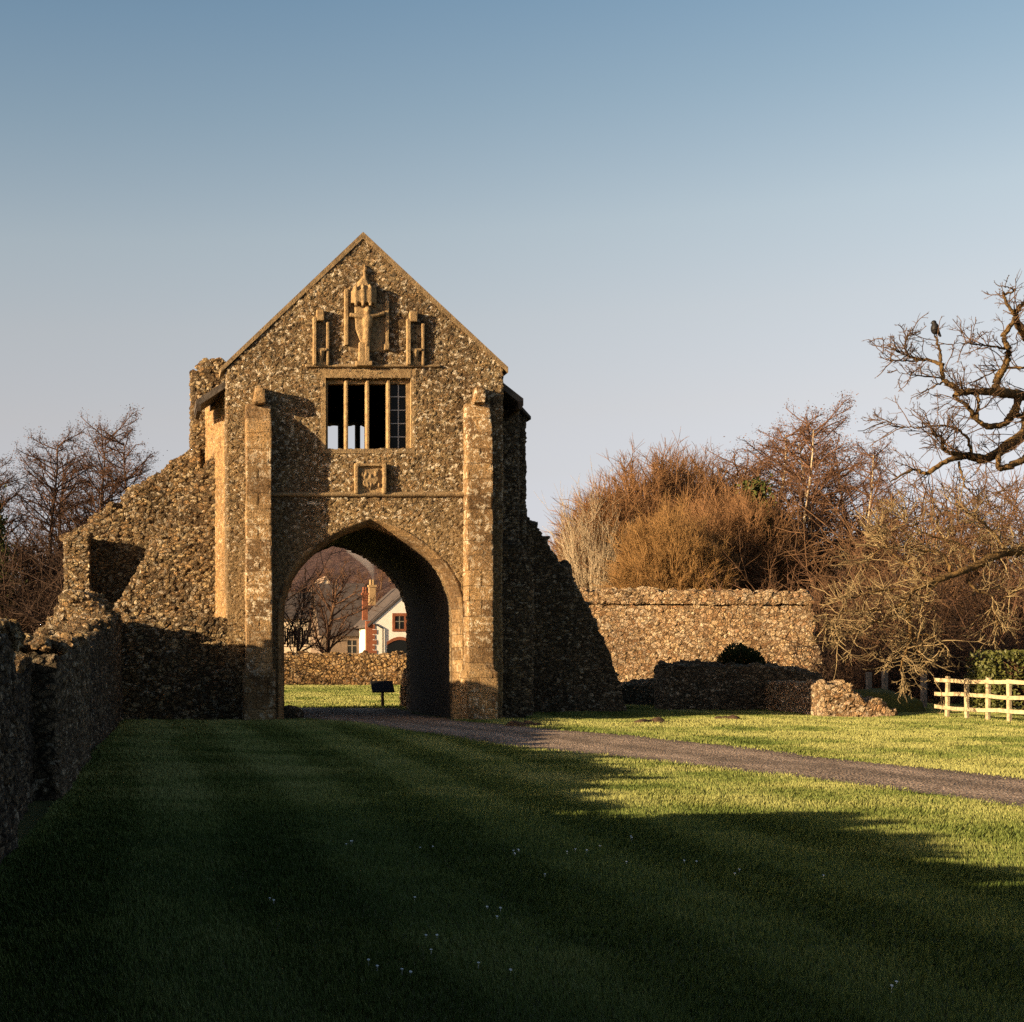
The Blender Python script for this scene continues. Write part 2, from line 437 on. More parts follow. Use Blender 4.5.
def ragged(pts, step=0.22, amp=0.08, seed=1):
    """subdivide a polyline of (u, v) and jitter it into broken masonry"""
    r = random.Random(seed)
    out = [pts[0]]
    for (a, b), (c, d) in zip(pts[:-1], pts[1:]):
        L = math.hypot(c - a, d - b); k = max(1, int(L / step))
        lev = r.uniform(-amp, amp)
        for i in range(1, k + 1):
            t = i / k
            x, z = a + (c - a) * t, b + (d - b) * t
            if i < k:
                lev2 = r.uniform(-amp, amp)
                out.append((x - step * 0.12, z + lev)); out.append((x + step * 0.12, z + lev2)); lev = lev2
            else:
                out.append((x, z))
    return out

def lumps(bm, path, y0, y1, n, size, seed=1):
    """loose stones bedded along a broken wall top"""
    r = random.Random(seed); random.seed(seed)
    segs = list(zip(path[:-1], path[1:])); Ls = [math.hypot(c - a, d - b) for (a, b), (c, d) in segs]; T = sum(Ls)
    for _ in range(n):
        t = r.uniform(0, T); i = 0
        while t > Ls[i] and i < len(Ls) - 1: t -= Ls[i]; i += 1
        (a, b), (c, d) = segs[i]; f = t / max(Ls[i], 1e-6)
        s = size * r.uniform(0.6, 1.35)
        blob(bm, (a + (c - a) * f, r.uniform(y0 + 0.08, y1 - 0.08), b + (d - b) * f + r.uniform(-0.03, 0.07)),
             (s * r.uniform(0.9, 1.6), s * r.uniform(0.8, 1.4), s * r.uniform(0.5, 0.85)), 1, 0.18)

# ------------------------------------------------------------------ ground
def sheet(name, x0, x1, y0, y1, nx, ny, zf):
    xs = np.linspace(x0, x1, nx); ys = np.linspace(y0, y1, ny)
    X, Y = np.meshgrid(xs, ys)
    V = np.stack([X, Y, zf(X, Y)], -1).reshape(-1, 3)
    i = np.arange(nx * ny).reshape(ny, nx)
    Fc = np.stack([i[:-1, :-1], i[:-1, 1:], i[1:, 1:], i[1:, :-1]], -1).reshape(-1)
    return np_mesh(name, V, Fc, 4)

def ground_z(X, Y):
    X = np.asarray(X, float); Y = np.asarray(Y, float)
    sh = X.shape
    P = np.stack([X.ravel(), Y.ravel() * 0.8, np.zeros(X.size)], -1)
    z = (vnoise(P, 0.45) - 0.5) * 0.07 + (vnoise(P, 0.16) - 0.5) * 0.06
    return (z * np.clip((46 - P[:, 1] / 0.8) / 8, 0, 1)).reshape(sh)

# one sheet: fine near the camera, coarse out to the horizon
def ground_mesh():
    xs = np.concatenate([np.linspace(-900, -40, 20), np.linspace(-36, -8, 15), np.linspace(-7, 30, 150), np.linspace(32, 70, 20), np.linspace(90, 900, 20)])
    ys = np.concatenate([np.linspace(-300, -20, 8), np.linspace(-12, 48, 240), np.linspace(50, 90, 21), np.linspace(100, 1500, 30)])
    X, Y = np.meshgrid(xs, ys)
    V = np.stack([X, Y, ground_z(X, Y)], -1).reshape(-1, 3)
    nx, ny = len(xs), len(ys)
    i = np.arange(nx * ny).reshape(ny, nx)
    Fc = np.stack([i[:-1, :-1], i[:-1, 1:], i[1:, 1:], i[1:, :-1]], -1).reshape(-1)
    return np_mesh('ground', V, Fc, 4)
g = link('ground', ground_mesh(), M['turf'], smooth=True)
tag(g, 'mown green lawn spreading over the abbey grounds', 'ground', kind='structure')

# gravel track: left and right edges in the ground plane
TL = [(3.4, 42.5), (3.5, 35.5), (4.5, 32.5), (5.3, 28.7), (6.6, 23.8), (8.0, 19.3), (8.9, 15), (9.7, 11), (10.4, 5), (11, -4)]
TR = [(7.05, 42.5), (7.05, 35.5), (7.9, 32), (9.2, 27.7), (10.2, 23.5), (11.1, 18.8), (11.9, 14.5), (12.6, 11), (13.4, 5), (14, -4)]
def catmull(pts, n=10):
    P = [np.array(p, float) for p in pts]; P = [2 * P[0] - P[1]] + P + [2 * P[-1] - P[-2]]
    out = []
    for i in range(1, len(P) - 2):
        for t in np.linspace(0, 1, n, endpoint=False):
            a, b, c, d = P[i - 1:i + 3]
            out.append(0.5 * (2 * b + (c - a) * t + (2 * a - 5 * b + 4 * c - d) * t * t + (3 * b - a - 3 * c + d) * t ** 3))
    out.append(P[-2])
    return np.array(out)
tl, tr = catmull(TL), catmull(TR)
TRACK_L = tl; TRACK_R = tr
def track_mesh():
    m = len(tl); k = 15
    V = np.empty((m, k, 3))
    for j in range(k):
        t = j / (k - 1)
        e = 0.12 * (np.sin(np.arange(m) * 1.9 + j) * 0.5 + np.sin(np.arange(m) * 0.7) * 0.5) if j in (0, k - 1) else 0
        xy = tl * (1 - t) + tr * t
        V[:, j, 0] = xy[:, 0] + e; V[:, j, 1] = xy[:, 1]
    V[:, :, 2] = ground_z(V[:, :, 0], V[:, :, 1]) + 0.02
    i = np.arange(m * k).reshape(m, k)
    Fc = np.stack([i[:-1, :-1], i[1:, :-1], i[1:, 1:], i[:-1, 1:]], -1).reshape(-1)
    me = np_mesh('track', V.reshape(-1, 3), Fc, 4)
    a_ = me.attributes.new("across", 'FLOAT', 'POINT'); a_.data.foreach_set("value", np.tile(np.linspace(0, 1, k), m).astype(np.float32))
    return me
t_ = link('track', track_mesh(), M['gravel'], smooth=True)
tag(t_, 'brown gravel track curving from the archway across the lawn', 'track', kind='structure')

def hill_z(X, Y):
    P = np.stack([X.ravel(), Y.ravel(), 0 * X.ravel()], -1)
    h = 40 * np.exp(-((P[:, 0] - 66) / 50) ** 2 - ((P[:, 1] - 420) / 110) ** 2) * (0.9 + 0.2 * vnoise(P, 0.03))
    h += (vnoise(P, 0.22) - 0.5) * 2.4 * np.clip(h / 8, 0, 1)
    return (h - 1.5).reshape(X.shape)
hl = link('hill', sheet('hill', -70, 210, 190, 640, 180, 180, hill_z), M['hill'], smooth=True)
tag(hl, 'purple brown wooded hillside far beyond the houses', 'hill', kind='structure')

# ------------------------------------------------------------------ gatehouse
Y0 = 35.0
GX0, GX1 = 1.833, 8.40
ACX, AHW = 5.25, 2.05
ARCH = [(1.0, 0.0), (1.0, 2.45), (0.985, 2.85), (0.95, 3.1), (0.90, 3.35), (0.82, 3.62), (0.72, 3.86), (0.60, 4.06), (0.47, 4.25), (0.33, 4.42), (0.16, 4.56), (0.0, 4.66)]
def arch_pts(off=0.0):
    """left foot over the crown to right foot, offset outwards"""
    L = []
    for f, z in ARCH:
        L.append((ACX - f * (AHW + off), z + (off * (1.1 if f < 0.05 else 1.0 - 0.35 * f) if z > 2.4 else 0)))
    Rr = [(2 * ACX - x, z) for x, z in L[::-1][1:]]
    return L + Rr
def wall_with_arch(x0, x1, top, off=0.0):
    a = arch_pts(off)
    return [(x0, -0.2), (a[0][0], -0.2)] + a + [(a[-1][0], -0.2), (x1, -0.2), (x1, top), (x0, top)]

gate = empty('gatehouse', (5.1, 38.2, 0), 'tall stone abbey gatehouse with pointed archway, steep gable and carved niches', 'gatehouse')
WX0, WX1, WZ0, WZ1 = 4.13, 6.26, 6.45, 8.15
bm = bmesh.new()
prism(bm, wall_with_arch(GX0, GX1, WZ0, 0.13), 'y', Y0, Y0 + 0.42)
prism(bm, wall_with_arch(GX0, GX1, WZ0, 0.0), 'y', Y0 + 0.36, Y0 + 0.85)
box(bm, GX0, WX0, Y0, Y0 + 0.8, WZ0 - 0.06, WZ1 + 0.06)
box(bm, WX1, GX1, Y0, Y0 + 0.8, WZ0 - 0.06, WZ1 + 0.06)
prism(bm, [(GX0, WZ1), (GX1, WZ1), (GX1, 8.43), (5.07, 11.5), (GX0, 8.38)], 'y', Y0, Y0 + 0.8)
link('front_wall', remesh(bm, 'front_wall', 0.035, 0.018, 0.006), M['front'], gate)

# side walls flare slightly outwards towards the rear
bm = bmesh.new()
prism(bm, [(GX0 + 0.02, Y0 + 0.6), (GX0 + 0.75, Y0 + 0.6), (2.3, 41.9), (1.43, 41.9), (1.43, 37.5)], 'z', -0.2, 8.05)
link('side_wall', remesh(bm, 'side_wall', 0.05, 0.02, 0.008), M['side'], gate)
bm = bmesh.new()
prism(bm, [(GX1 - 0.75, Y0 + 0.7), (GX1 - 0.02, Y0 + 0.7), (8.55, 41.9), (7.8, 41.9)], 'z', -0.2, 8.05)
link('side_wall', remesh(bm, 'side_wall', 0.05, 0.02, 0.008), M['ruin_shaded'], gate)

# vaulted passage; its top is the upper floor
bm = bmesh.new()
prism(bm, wall_with_arch(2.5, 7.7, 5.4), 'y', Y0 + 0.8, 41.25)
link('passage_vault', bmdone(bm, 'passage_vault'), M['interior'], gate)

# rear wall with arch, gable and a small mullioned window
bm = bmesh.new()
RW0, RW1, RZ0, RZ1 = 4.85, 6.16, 6.3, 8.08
prism(bm, wall_with_arch(1.75, 8.5, RZ0, 0.0), 'y', 41.2, 41.9)
box(bm, 1.75, RW0, 41.2, 41.9, RZ0 - 0.05, RZ1 + 0.05)
box(bm, RW1, 8.5, 41.2, 41.9, RZ0 - 0.05, RZ1 + 0.05)
prism(bm, [(1.75, RZ1), (8.5, RZ1), (8.5, 8.4), (5.1, 11.45), (1.75, 8.4)], 'y', 41.2, 41.9)
link('rear_wall', remesh(bm, 'rear_wall', 0.06, 0.02), M['ruin_shaded'], gate)
rw = empty('rear_window', (5.5, 41.4, 6.3), None, None); rw.parent = gate; rw.location = Vector((5.5, 41.4, 6.3)) - gate.location
for mx in (5.375, 5.855):
    bm = bmesh.new(); box(bm, mx - 0.06, mx + 0.06, 41.35, 41.6, RZ0, RZ1)
    me = bmdone(bm, 'mullion'); o = link('mullion', me, M['sand_dark']); o.parent = rw; o.location = -(gate.location + rw.location)

# roof with kicked eaves, tucked between the gables
def roof_profile(top):
    L = [(5.07, 11.22), (GX0, 8.16)] + ([(1.10, 7.68)] if top else [(1.5, 7.86)])
    Rr = [(8.42, 8.16), (8.98, 7.72)]
    P = L[::-1] + Rr
    return P + [(x, z - 0.17) for x, z in P[::-1]]
bm = bmesh.new()
prism(bm, roof_profile(1), 'y', Y0 + 0.35, 36.6)
prism(bm, roof_profile(0), 'y', 36.6, 41.6)
link('roof', bmdone(bm, 'roof'), M['slate'], gate)
for side in (-1, 1):
    # eaves board under the overhang
    bm = bmesh.new()
    xe, ze = (1.17, 7.53) if side < 0 else (8.90, 7.58)
    box(bm, xe - 0.05, xe + 0.05, Y0 + 0.3, 36.6 if side < 0 else 41.6, ze - 0.12, ze + 0.06)
    link('eaves_board', bmdone(bm, 'eaves_board'), M['dark_wood'], gate)
    # gable coping
    bm = bmesh.new()
    xa = 1.68 if side < 0 else 8.52; za = 8.33
    prism(bm, [(5.07, 11.46), (xa, za - 0.06), (xa, za + 0.07), (5.07, 11.62)], 'y', Y0 - 0.04, Y0 + 0.9)
    o = link('gable_coping', bmdone(bm, 'gable_coping'), M['sand_dark'], gate)
# buttresses
PROF = [(0.0, -0.2), (0.62, -0.2), (0.62, 1.25), (0.50, 1.5), (0.50, 3.9), (0.52, 3.98), (0.46, 4.3), (0.46, 6.68), (0.49, 6.74), (0.42, 6.85), (0.14, 7.5), (0.0, 7.55)]
for x0, x1 in ((2.27, 2.86), (7.46, 8.05)):
    bm = bmesh.new()
    prism(bm, [(Y0 + 0.2 - p if i in (0, 11) else Y0 - p, z) for i, (p, z) in enumerate([(0.0, -0.2)] + PROF[1:-1] + [(0.0, 7.55)])], 'x', x0, x1)
    box(bm, x0 - 0.07, x1 + 0.07, Y0 - 0.68, Y0 + 0.2, -0.2, 1.18)
    b = link('buttress', remesh(bm, 'buttress', 0.035, 0.012, 0.006), M['butt'], gate)
    # worn carved block standing on the buttress head
    bm = bmesh.new()
    xc = (x0 + x1) / 2 + 0.03
    prism(bm, [(xc - 0.14, 7.5), (xc + 0.12, 7.5), (xc + 0.11, 7.8), (xc + 0.02, 7.92), (xc - 0.1, 7.88)], 'y', Y0 - 0.40, Y0 + 0.1)
    link('gargoyle_stump', remesh(bm, 'gargoyle_stump', 0.03, 0.03, 0.03), M['butt'], b).location = -gate.location - b.location + (-gate.location * 0)
for o in list(bpy.data.objects):
    if o.name.startswith('gargoyle_stump'): o.location = (0, 0, 0)   # same local space as its buttress

# arch moulding: splayed dressed stones round the opening
def arch_ring(o_out, y_out, o_in, y_in, o_lip):
    A, B, Cc = arch_pts(o_out), arch_pts(o_in), arch_pts(o_lip)
    V = []; Fq = []
    for pa, pb, pc in zip(A, B, Cc):
        V += [(pc[0], y_out, pc[1]), (pa[0], y_out, pa[1]), (pb[0], y_in, pb[1]), (pb[0], y_in + 0.15, pb[1]), (pc[0], y_in + 0.15, pc[1])]
    n = 5
    for i in range(len(A) - 1):
        for j in range(n):
            a, b_ = i * n + j, i * n + (j + 1) % n
            Fq += [a, a + n, b_ + n, b_]
    return np_mesh('arch_moulding', np.array(V, float), np.array(Fq), 4)
link('arch_moulding', arch_ring(0.12, Y0 - 0.012, -0.03, Y0 + 0.34, 0.17), M['arch'], gate)

# string courses
def course(x0, x1, z, proj, h, name='string_course'):
    bm = bmesh.new()
    prism(bm, [(Y0 + 0.1, z), (Y0 - proj * 0.6, z), (Y0 - proj, z + h * 0.45), (Y0 - proj * 0.9, z + h * 0.6), (Y0, z + h), (Y0 + 0.1, z + h)], 'x', x0, x1)
    return link(name, remesh(bm, name, 0.025, 0.012, 0.008), M['sand_dark'], gate)
course(2.84, 7.48, wz(497, Y0), 0.10, 0.13)
course(wx(305, Y0), wx(440, Y0), wz(368, Y0), 0.09, 0.09)

# main window
win = empty('window', (5.19, Y0, WZ0), None, None); win.parent = gate; win.location = Vector((5.19, Y0, WZ0)) - gate.location
def wpart(name, bm, mat):
    o = link(name, bmdone(bm, name), mat); o.parent = win; o.location = -(gate.location + win.location); return o
bm = bmesh.new()
box(bm, WX0 - 0.06, WX0 + 0.05, Y0 - 0.025, Y0 + 0.35, WZ0, WZ1 + 0.2)
box(bm, WX1 - 0.05, WX1 + 0.07, Y0 - 0.025, Y0 + 0.35, WZ0, WZ1 + 0.2)
box(bm, WX0 + 0.05, WX1 - 0.05, Y0 - 0.03, Y0 + 0.35, WZ1, WZ1 + 0.2)
box(bm, WX0 + 0.05, WX1 - 0.05, Y0 + 0.12, Y0 + 0.3, WZ1 - 0.12, WZ1 - 0.003)
box(bm, WX0 + 0.053, WX0 + 0.12, Y0 + 0.12, Y0 + 0.3, WZ0, WZ1 - 0.123)
box(bm, WX1 - 0.14, WX1 - 0.053, Y0 + 0.12, Y0 + 0.3, WZ0, WZ1 - 0.123)
wpart('window_frame', bm, M['sand'])
bm = bmesh.new(); box(bm, WX0 - 0.04, WX1 + 0.04, Y0 - 0.03, Y0 + 0.4, WZ0 - 0.1, WZ0 - 0.002); wpart('sill', bm, M['sand_dark'])
for px in (346, 367.3, 388.2):
    xm = wx(px, Y0 + 0.1)
    bm = bmesh.new()
    prism(bm, [(xm - 0.05, Y0 + 0.1), (xm - 0.02, Y0 + 0.02), (xm + 0.02, Y0 + 0.02), (xm + 0.05, Y0 + 0.1), (xm + 0.05, Y0 + 0.24), (xm - 0.05, Y0 + 0.24)], 'z', WZ0, WZ1 - 0.06)
    wpart('mullion', bm, M['sand'])
x0l, x1l = wx(390.5, Y0 + 0.1), WX1 - 0.12
bm = bmesh.new()
box(bm, (x0l + x1l) / 2 - 0.012, (x0l + x1l) / 2 + 0.012, Y0 + 0.17, Y0 + 0.19, WZ0, WZ1 - 0.1)
for i in range(1, 5):
    zz = WZ0 + i * (WZ1 - WZ0 - 0.1) / 5
    box(bm, x0l, x1l, Y0 + 0.166, Y0 + 0.188, zz - 0.011, zz + 0.011)
wpart('leaded_bars', bm, M['lead'])
bm = bmesh.new(); box(bm, x0l, x1l, Y0 + 0.2, Y0 + 0.206, WZ0, WZ1 - 0.1); wpart('pane', bm, M['glass'])

# carved panel below the window
px0, px1, pz0, pz1 = wx(354, Y0), wx(386, Y0), wz(494, Y0), wz(464, Y0)
bm = bmesh.new()
box(bm, px0, px0 + 0.09, Y0 - 0.13, Y0 + 0.1, pz0, pz1)
box(bm, px1 - 0.09, px1, Y0 - 0.13, Y0 + 0.1, pz0, pz1)
box(bm, px0, px1, Y0 - 0.12, Y0 + 0.1, pz1 - 0.07, pz1)
box(bm, px0, px1, Y0 - 0.04, Y0 + 0.1, pz0, pz1)
cx_, cz_ = (px0 + px1) / 2, (pz0 + pz1) / 2
prism(bm, [(cx_ - 0.2, cz_ + 0.22), (cx_ + 0.2, cz_ + 0.22), (cx_ + 0.19, cz_ - 0.05), (cx_, cz_ - 0.26), (cx_ - 0.19, cz_ - 0.05)], 'y', Y0 - 0.08, Y0)
for i in range(14):
    blob(bm, (cx_ + random.uniform(-0.22, 0.22), Y0 - 0.08, cz_ + random.uniform(-0.22, 0.25)), (0.03, 0.03, 0.07), 1)
link('carved_panel', remesh(bm, 'carved_panel', 0.02, 0.008, 0.01), M['sand'], gate)

# niches
def niche(pxa, pxb, pytop, pyblock, pxblock, rem):
    ng = empty('niche', (wx((pxa + pxb) / 2, Y0), Y0, wz(366, Y0)), None, None)
    wloc = Vector(ng.location); ng.parent = gate; ng.location = wloc - gate.location
    def part(name, bm, mat, vox=0.02):
        o = link(name, remesh(bm, name, vox, 0.01, 0.008), mat); o.parent = ng; o.location = -(gate.location + ng.location)
    xa, xb, zb, zt = wx(pxa, Y0), wx(pxb, Y0), wz(366, Y0), wz(pytop, Y0)
    bm = bmesh.new(); box(bm, xa, xa + 0.085, Y0 - 0.16, Y0 + 0.1, zb, zt); part('niche_shaft', bm, M['sand'])
    bm = bmesh.new(); box(bm, xb - 0.075, xb, Y0 - 0.11, Y0 + 0.1, zb, zt - 0.1); part('niche_shaft', bm, M['sand'])
    bm = bmesh.new(); box(bm, wx(pxblock[0], Y0), wx(pxblock[1], Y0), Y0 - 0.17, Y0 + 0.1, wz(pyblock[1], Y0), wz(pyblock[0], Y0)); part('canopy_block', bm, M['sand'])
    bm = bmesh.new(); box(bm, xa + 0.05, xb - 0.05, Y0 - 0.02, Y0 + 0.1, zb, zt - 0.12); part('niche_back', bm, M['sand_dark'])
    bm = bmesh.new(); box(bm, xa + 0.06, xb - 0.05, Y0 - 0.13, Y0 + 0.1, wz(352, Y0), wz(349, Y0))
    bar(bm, ((xa + xb) / 2, Y0 - 0.06, wz(365, Y0)), ((xa + xb) / 2, Y0 - 0.06, wz(352, Y0)), 0.035, 0.09 * rem, 6)
    box(bm, xa + 0.07, xb - 0.06, Y0 - 0.08, Y0 + 0.05, wz(366, Y0), wz(362, Y0))
    part('statue_bracket', bm, M['sand'])
niche(312.5, 329, 318, (311, 322), (316, 323.5), 1.0)
niche(406, 424, 320, (313, 323), (408.5, 416.5), 1.1)

# central rood niche with tabernacle canopy
rood = empty('rood_niche', (5.14, Y0, wz(366, Y0)), None, None)
_w = Vector(rood.location); rood.parent = gate; rood.location = _w - gate.location
def rpart(name, bm, mat, vox=0.018):
    o = link(name, remesh(bm, name, vox, 0.008, 0.006), mat); o.parent = rood; o.location = -(gate.location + rood.location)
bm = bmesh.new()
cxc, zc0, zc1, zc2 = wx(362.5, Y0 - 0.1), wz(306, Y0), wz(292, Y0), wz(274, Y0)
hexa = [(-0.32, 0.1), (-0.32, -0.07), (-0.17, -0.22), (0.17, -0.22), (0.32, -0.07), (0.32, 0.1)]
prism(bm, [(cxc + x, Y0 + y) for x, y in hexa], 'z', zc0 + 0.04, zc1)
# traceried skirt: little pendants with gaps between
for i in range(5):
    a = [(-0.305, -0.06), (-0.17, -0.20), (0.0, -0.21), (0.17, -0.20), (0.305, -0.06)][i]
    box(bm, cxc + a[0] - 0.03, cxc + a[0] + 0.03, Y0 + a[1] - 0.03, Y0 + a[1] + 0.03, zc0 - 0.04, zc1 + 0.08)
    bar(bm, (cxc + a[0], Y0 + a[1], zc1 + 0.05), (cxc + a[0] * 0.9, Y0 + a[1] * 0.9, zc1 + 0.15), 0.035, 0.01, 6)
V0 = [bm.verts.new((cxc + x * 0.92, Y0 + y * 0.92, zc1 - 0.01)) for x, y in hexa]
ap = bm.verts.new((cxc + 0.06, Y0 - 0.05, zc2))
for i in range(6): bm.faces.new((V0[i], V0[(i + 1) % 6], ap))
bm.faces.new(V0[::-1])
bar(bm, (cxc + 0.06, Y0 - 0.06, zc2 - 0.12), (cxc + 0.06, Y0 - 0.06, zc2 + 0.2), 0.045, 0.02, 6)
blob(bm, (cxc + 0.06, Y0 - 0.06, zc2 + 0.06), (0.065, 0.065, 0.04), 1, 0.05)
rpart('tabernacle_canopy', bm, M['sand'])
bm = bmesh.new(); box(bm, wx(348, Y0), wx(387, Y0), Y0 - 0.03, Y0 + 0.1, wz(352, Y0), wz(304, Y0)); rpart('niche_back', bm, M['sand_dark'], 0.03)
bm = bmesh.new(); box(bm, wx(344, Y0), wx(348, Y0), Y0 - 0.14, Y0 + 0.1, wz(346, Y0), wz(290, Y0)); rpart('niche_shaft', bm, M['sand'])
bm = bmesh.new(); box(bm, wx(385, Y0), wx(388.6, Y0), Y0 - 0.10, Y0 + 0.1, wz(350, Y0), wz(302, Y0)); box(bm, wx(383.5, Y0), wx(389, Y0), Y0 - 0.13, Y0 + 0.1, wz(351, Y0), wz(345, Y0)); rpart('niche_shaft', bm, M['sand'])
# weathered carved figure with outstretched arms
bm = bmesh.new()
xf = wx(366.5, Y0)
prism(bm, [(xf - 0.3, wz(308, Y0)), (xf + 0.02, wz(308, Y0)), (xf + 0.02, wz(344, Y0)), (xf - 0.14, wz(344, Y0)), (xf - 0.27, wz(330, Y0))], 'y', Y0 - 0.13, Y0 + 0.02)
box(bm, xf - 0.06, xf + 0.06, Y0 - 0.16, Y0, wz(362, Y0), wz(308, Y0))
blob(bm, (xf, Y0 - 0.19, wz(312, Y0)), (0.075, 0.08, 0.09), 2, 0.05)
blob(bm, (xf, Y0 - 0.17, wz(323, Y0)), (0.12, 0.09, 0.22), 2, 0.05)
blob(bm, (xf - 0.01, Y0 - 0.16, wz(337, Y0)), (0.09, 0.08, 0.26), 2, 0.05)
bar(bm, (xf, Y0 - 0.17, wz(319, Y0)), (xf + 0.42, Y0 - 0.13, wz(314, Y0)), 0.062, 0.045, 6)
bar(bm, (xf, Y0 - 0.17, wz(319, Y0)), (xf - 0.42, Y0 - 0.15, wz(316, Y0)), 0.062, 0.045, 6)
rpart('carved_figure', bm, M['sand'])
bm = bmesh.new()
box(bm, xf - 0.2, xf + 0.03, Y0 - 0.15, Y0 + 0.05, wz(363, Y0), wz(343, Y0)); box(bm, xf - 0.27, xf + 0.12, Y0 - 0.17, Y0 + 0.05, wz(367, Y0), wz(362, Y0))
rpart('pedestal', bm, M['sand'])

# turrets on either flank
bm = bmesh.new()
TY = 37.6
tw = [(wx(192.5, TY), wz(373, TY)), (wx(200.5, TY), wz(372, TY)), (wx(201, TY), wz(361, TY)), (wx(224, TY), wz(360, TY))]
prism(bm, [(tw[0][0], -0.2)] + ragged(tw, 0.2, 0.05, 5) + [(tw[-1][0], -0.2)], 'y', TY, 39.2)
lumps(bm, tw, TY, 39.1, 18, 0.1, 3)
link('turret', remesh(bm, 'turret', 0.045, 0.03, 0.02), M['ruin'], gate)
bm = bmesh.new()
prism(bm, [(8.2, -0.2), (9.12, -0.2), (9.12, 7.62), (8.2, 7.62)], 'y', 36.3, 37.5)
prism(bm, [(8.2, -0.2), (wx(525.5, 37.2), -0.2), (wx(525.5, 37.2), wz(418, 37.2)), (8.3, wz(390, 37.2))], 'y', 37.2, 40.4)
prism(bm, [(8.2, -0.2), (9.42, -0.2), (9.42, 3.6), (9.12, 4.3), (8.2, 4.3)], 'y', 36.1, 37.6)
link('turret', remesh(bm, 'turret', 0.045, 0.03, 0.015), M['ruin_shaded'], gate)
bm = bmesh.new()
prism(bm, [(wx(511, 37.2), wz(400, 37.2)), (wx(530, 37.2), wz(420, 37.2)), (wx(530, 37.2), wz(417, 37.2)), (wx(511, 37.2), wz(396, 37.2))], 'y', 37.1, 40.5)
link('turret_cap', bmdone(bm, 'turret_cap'), M['slate'], gate)
# stub of masonry beyond the rear arch
bm = bmesh.new(); prism(bm, [(7.45, -0.2), (8.0, -0.2), (8.0, 1.2), (7.6, 1.15), (7.48, 0.6)], 'y', 43.0, 43.8)
sb = link('wall_stub', remesh(bm, 'wall_stub', 0.04, 0.03, 0.02), M['ruin'])
tag(sb, 'small sunlit stump of masonry glimpsed at the right foot of the archway', 'wall')

# ------------------------------------------------------------------ ruined walls round the gatehouse
def wall(name, bm, mat, label, vox=0.05, wob=0.05, rough=0.02, cat='wall', group=None):
    o = link(name, remesh(bm, name, vox, wob, rough), mat)
    return tag(o, label, cat, group)

# high ramped ruin with an end pier
RY = 37.5
top = [(wx(a, RY), wz(b, RY)) for a, b in [(65, 538), (82, 531), (101, 515), (131, 494), (180, 461), (200, 447)]]
bm = bmesh.new()
prism(bm, [(top[0][0], -0.2)] + ragged(top, 0.25, 0.06, 4) + [(top[-1][0], -0.2)], 'y', RY, RY + 0.9)
lumps(bm, top, RY, RY + 0.9, 46, 0.13, 8)
PY_ = 36.65
pt = [(wx(65, PY_), wz(537, PY_)), (wx(88, PY_), wz(535, PY_))]
prism(bm, [(pt[0][0], -0.2)] + ragged(pt, 0.2, 0.06, 9) + [(pt[1][0], -0.2)], 'y', PY_, RY + 0.3)
lumps(bm, pt, PY_, RY, 10, 0.11, 9)
wall('ruined_wall', bm, M['ruin'], 'tall broken rubble wall sloping up to the left flank of the gatehouse, with a square end pier')
# nearer ramp
FY = 36.6
top = [(wx(a, FY), wz(b, FY)) for a, b in [(100, 650), (113, 612), (150, 551), (180, 506), (208, 466), (220, 446)]]
bm = bmesh.new()
prism(bm, [(top[0][0], -0.2)] + ragged(top, 0.3, 0.03, 14) + [(top[-1][0], -0.2)], 'y', FY, RY + 0.2)
lumps(bm, top, FY, RY, 30, 0.09, 18)
wall('ruined_wall', bm, M['ruin'], 'nearer steep rubble ramp leaning against the tall broken wall left of the gatehouse')
# low frontal wall left of the buttress
top = [(-0.9, 2.42), (0.3, 2.40), (1.2, 2.46), (1.9, 2.36), (2.35, 2.2)]
bm = bmesh.new()
prism(bm, [(-0.9, -0.2)] + ragged(top, 0.22, 0.05, 24) + [(2.35, -0.2)], 'y', 35.0, 35.9)
lumps(bm, top, 35.0, 35.9, 40, 0.09, 28)
wall('low_wall', bm, M['ruin'], 'low rubble wall facing the lawn beside the left buttress, its top edge in sun')

# long boundary wall on the left: profile is (Y, top height)
def long_wall(prof, xr, xl, mat, label, seed, vox=0.05, nl=30, size=0.11):
    bm = bmesh.new()
    y0, y1 = prof[0][0], prof[-1][0]
    def X(y): return -1.13 + 0.023 * (y - 10.8)
    tops = ragged(prof, 0.32, 0.09, seed)
    bl = bmesh.new()
    # built straight along Y then skewed
    prism(bm, [(y0, -0.25)] + tops + [(y1, -0.25)], 'x', -xl, -xr)
    r = random.Random(seed)
    for _ in range(nl):
        i = r.randrange(len(prof) - 1); f = r.random()
        y = prof[i][0] + (prof[i + 1][0] - prof[i][0]) * f; z = prof[i][1] + (prof[i + 1][1] - prof[i][1]) * f
        s = size * r.uniform(0.6, 1.3)
        blob(bl, (r.uniform(-xl + 0.1, -xr - 0.06), y, z + r.uniform(0.0, 0.10)), (s * 1.2, s * 1.4, s * 0.75), 1, 0.2)
    for b_ in (bm, bl):
        for v in b_.verts: v.co.x += X(v.co.y)
    o = wall('boundary_wall', bm, mat, label, vox, 0.05, 0.025)
    link('sunlit_crest', remesh(bl, 'sunlit_crest', 0.04, 0.03, 0.02), M['ruin'], o)  # lighter rubble paints sunlight on the wall crest
    return o
long_wall([(-14, 1.75), (-4, 1.7), (2, 1.72), (6, 1.66), (9, 1.60), (11, 1.72), (12.1, 1.74), (12.2, 1.55)], 0.0, 0.62, M['wall_shaded'],
          'nearest stretch of grey rubble boundary wall at the left edge of the lawn', 41, 0.05, 150)
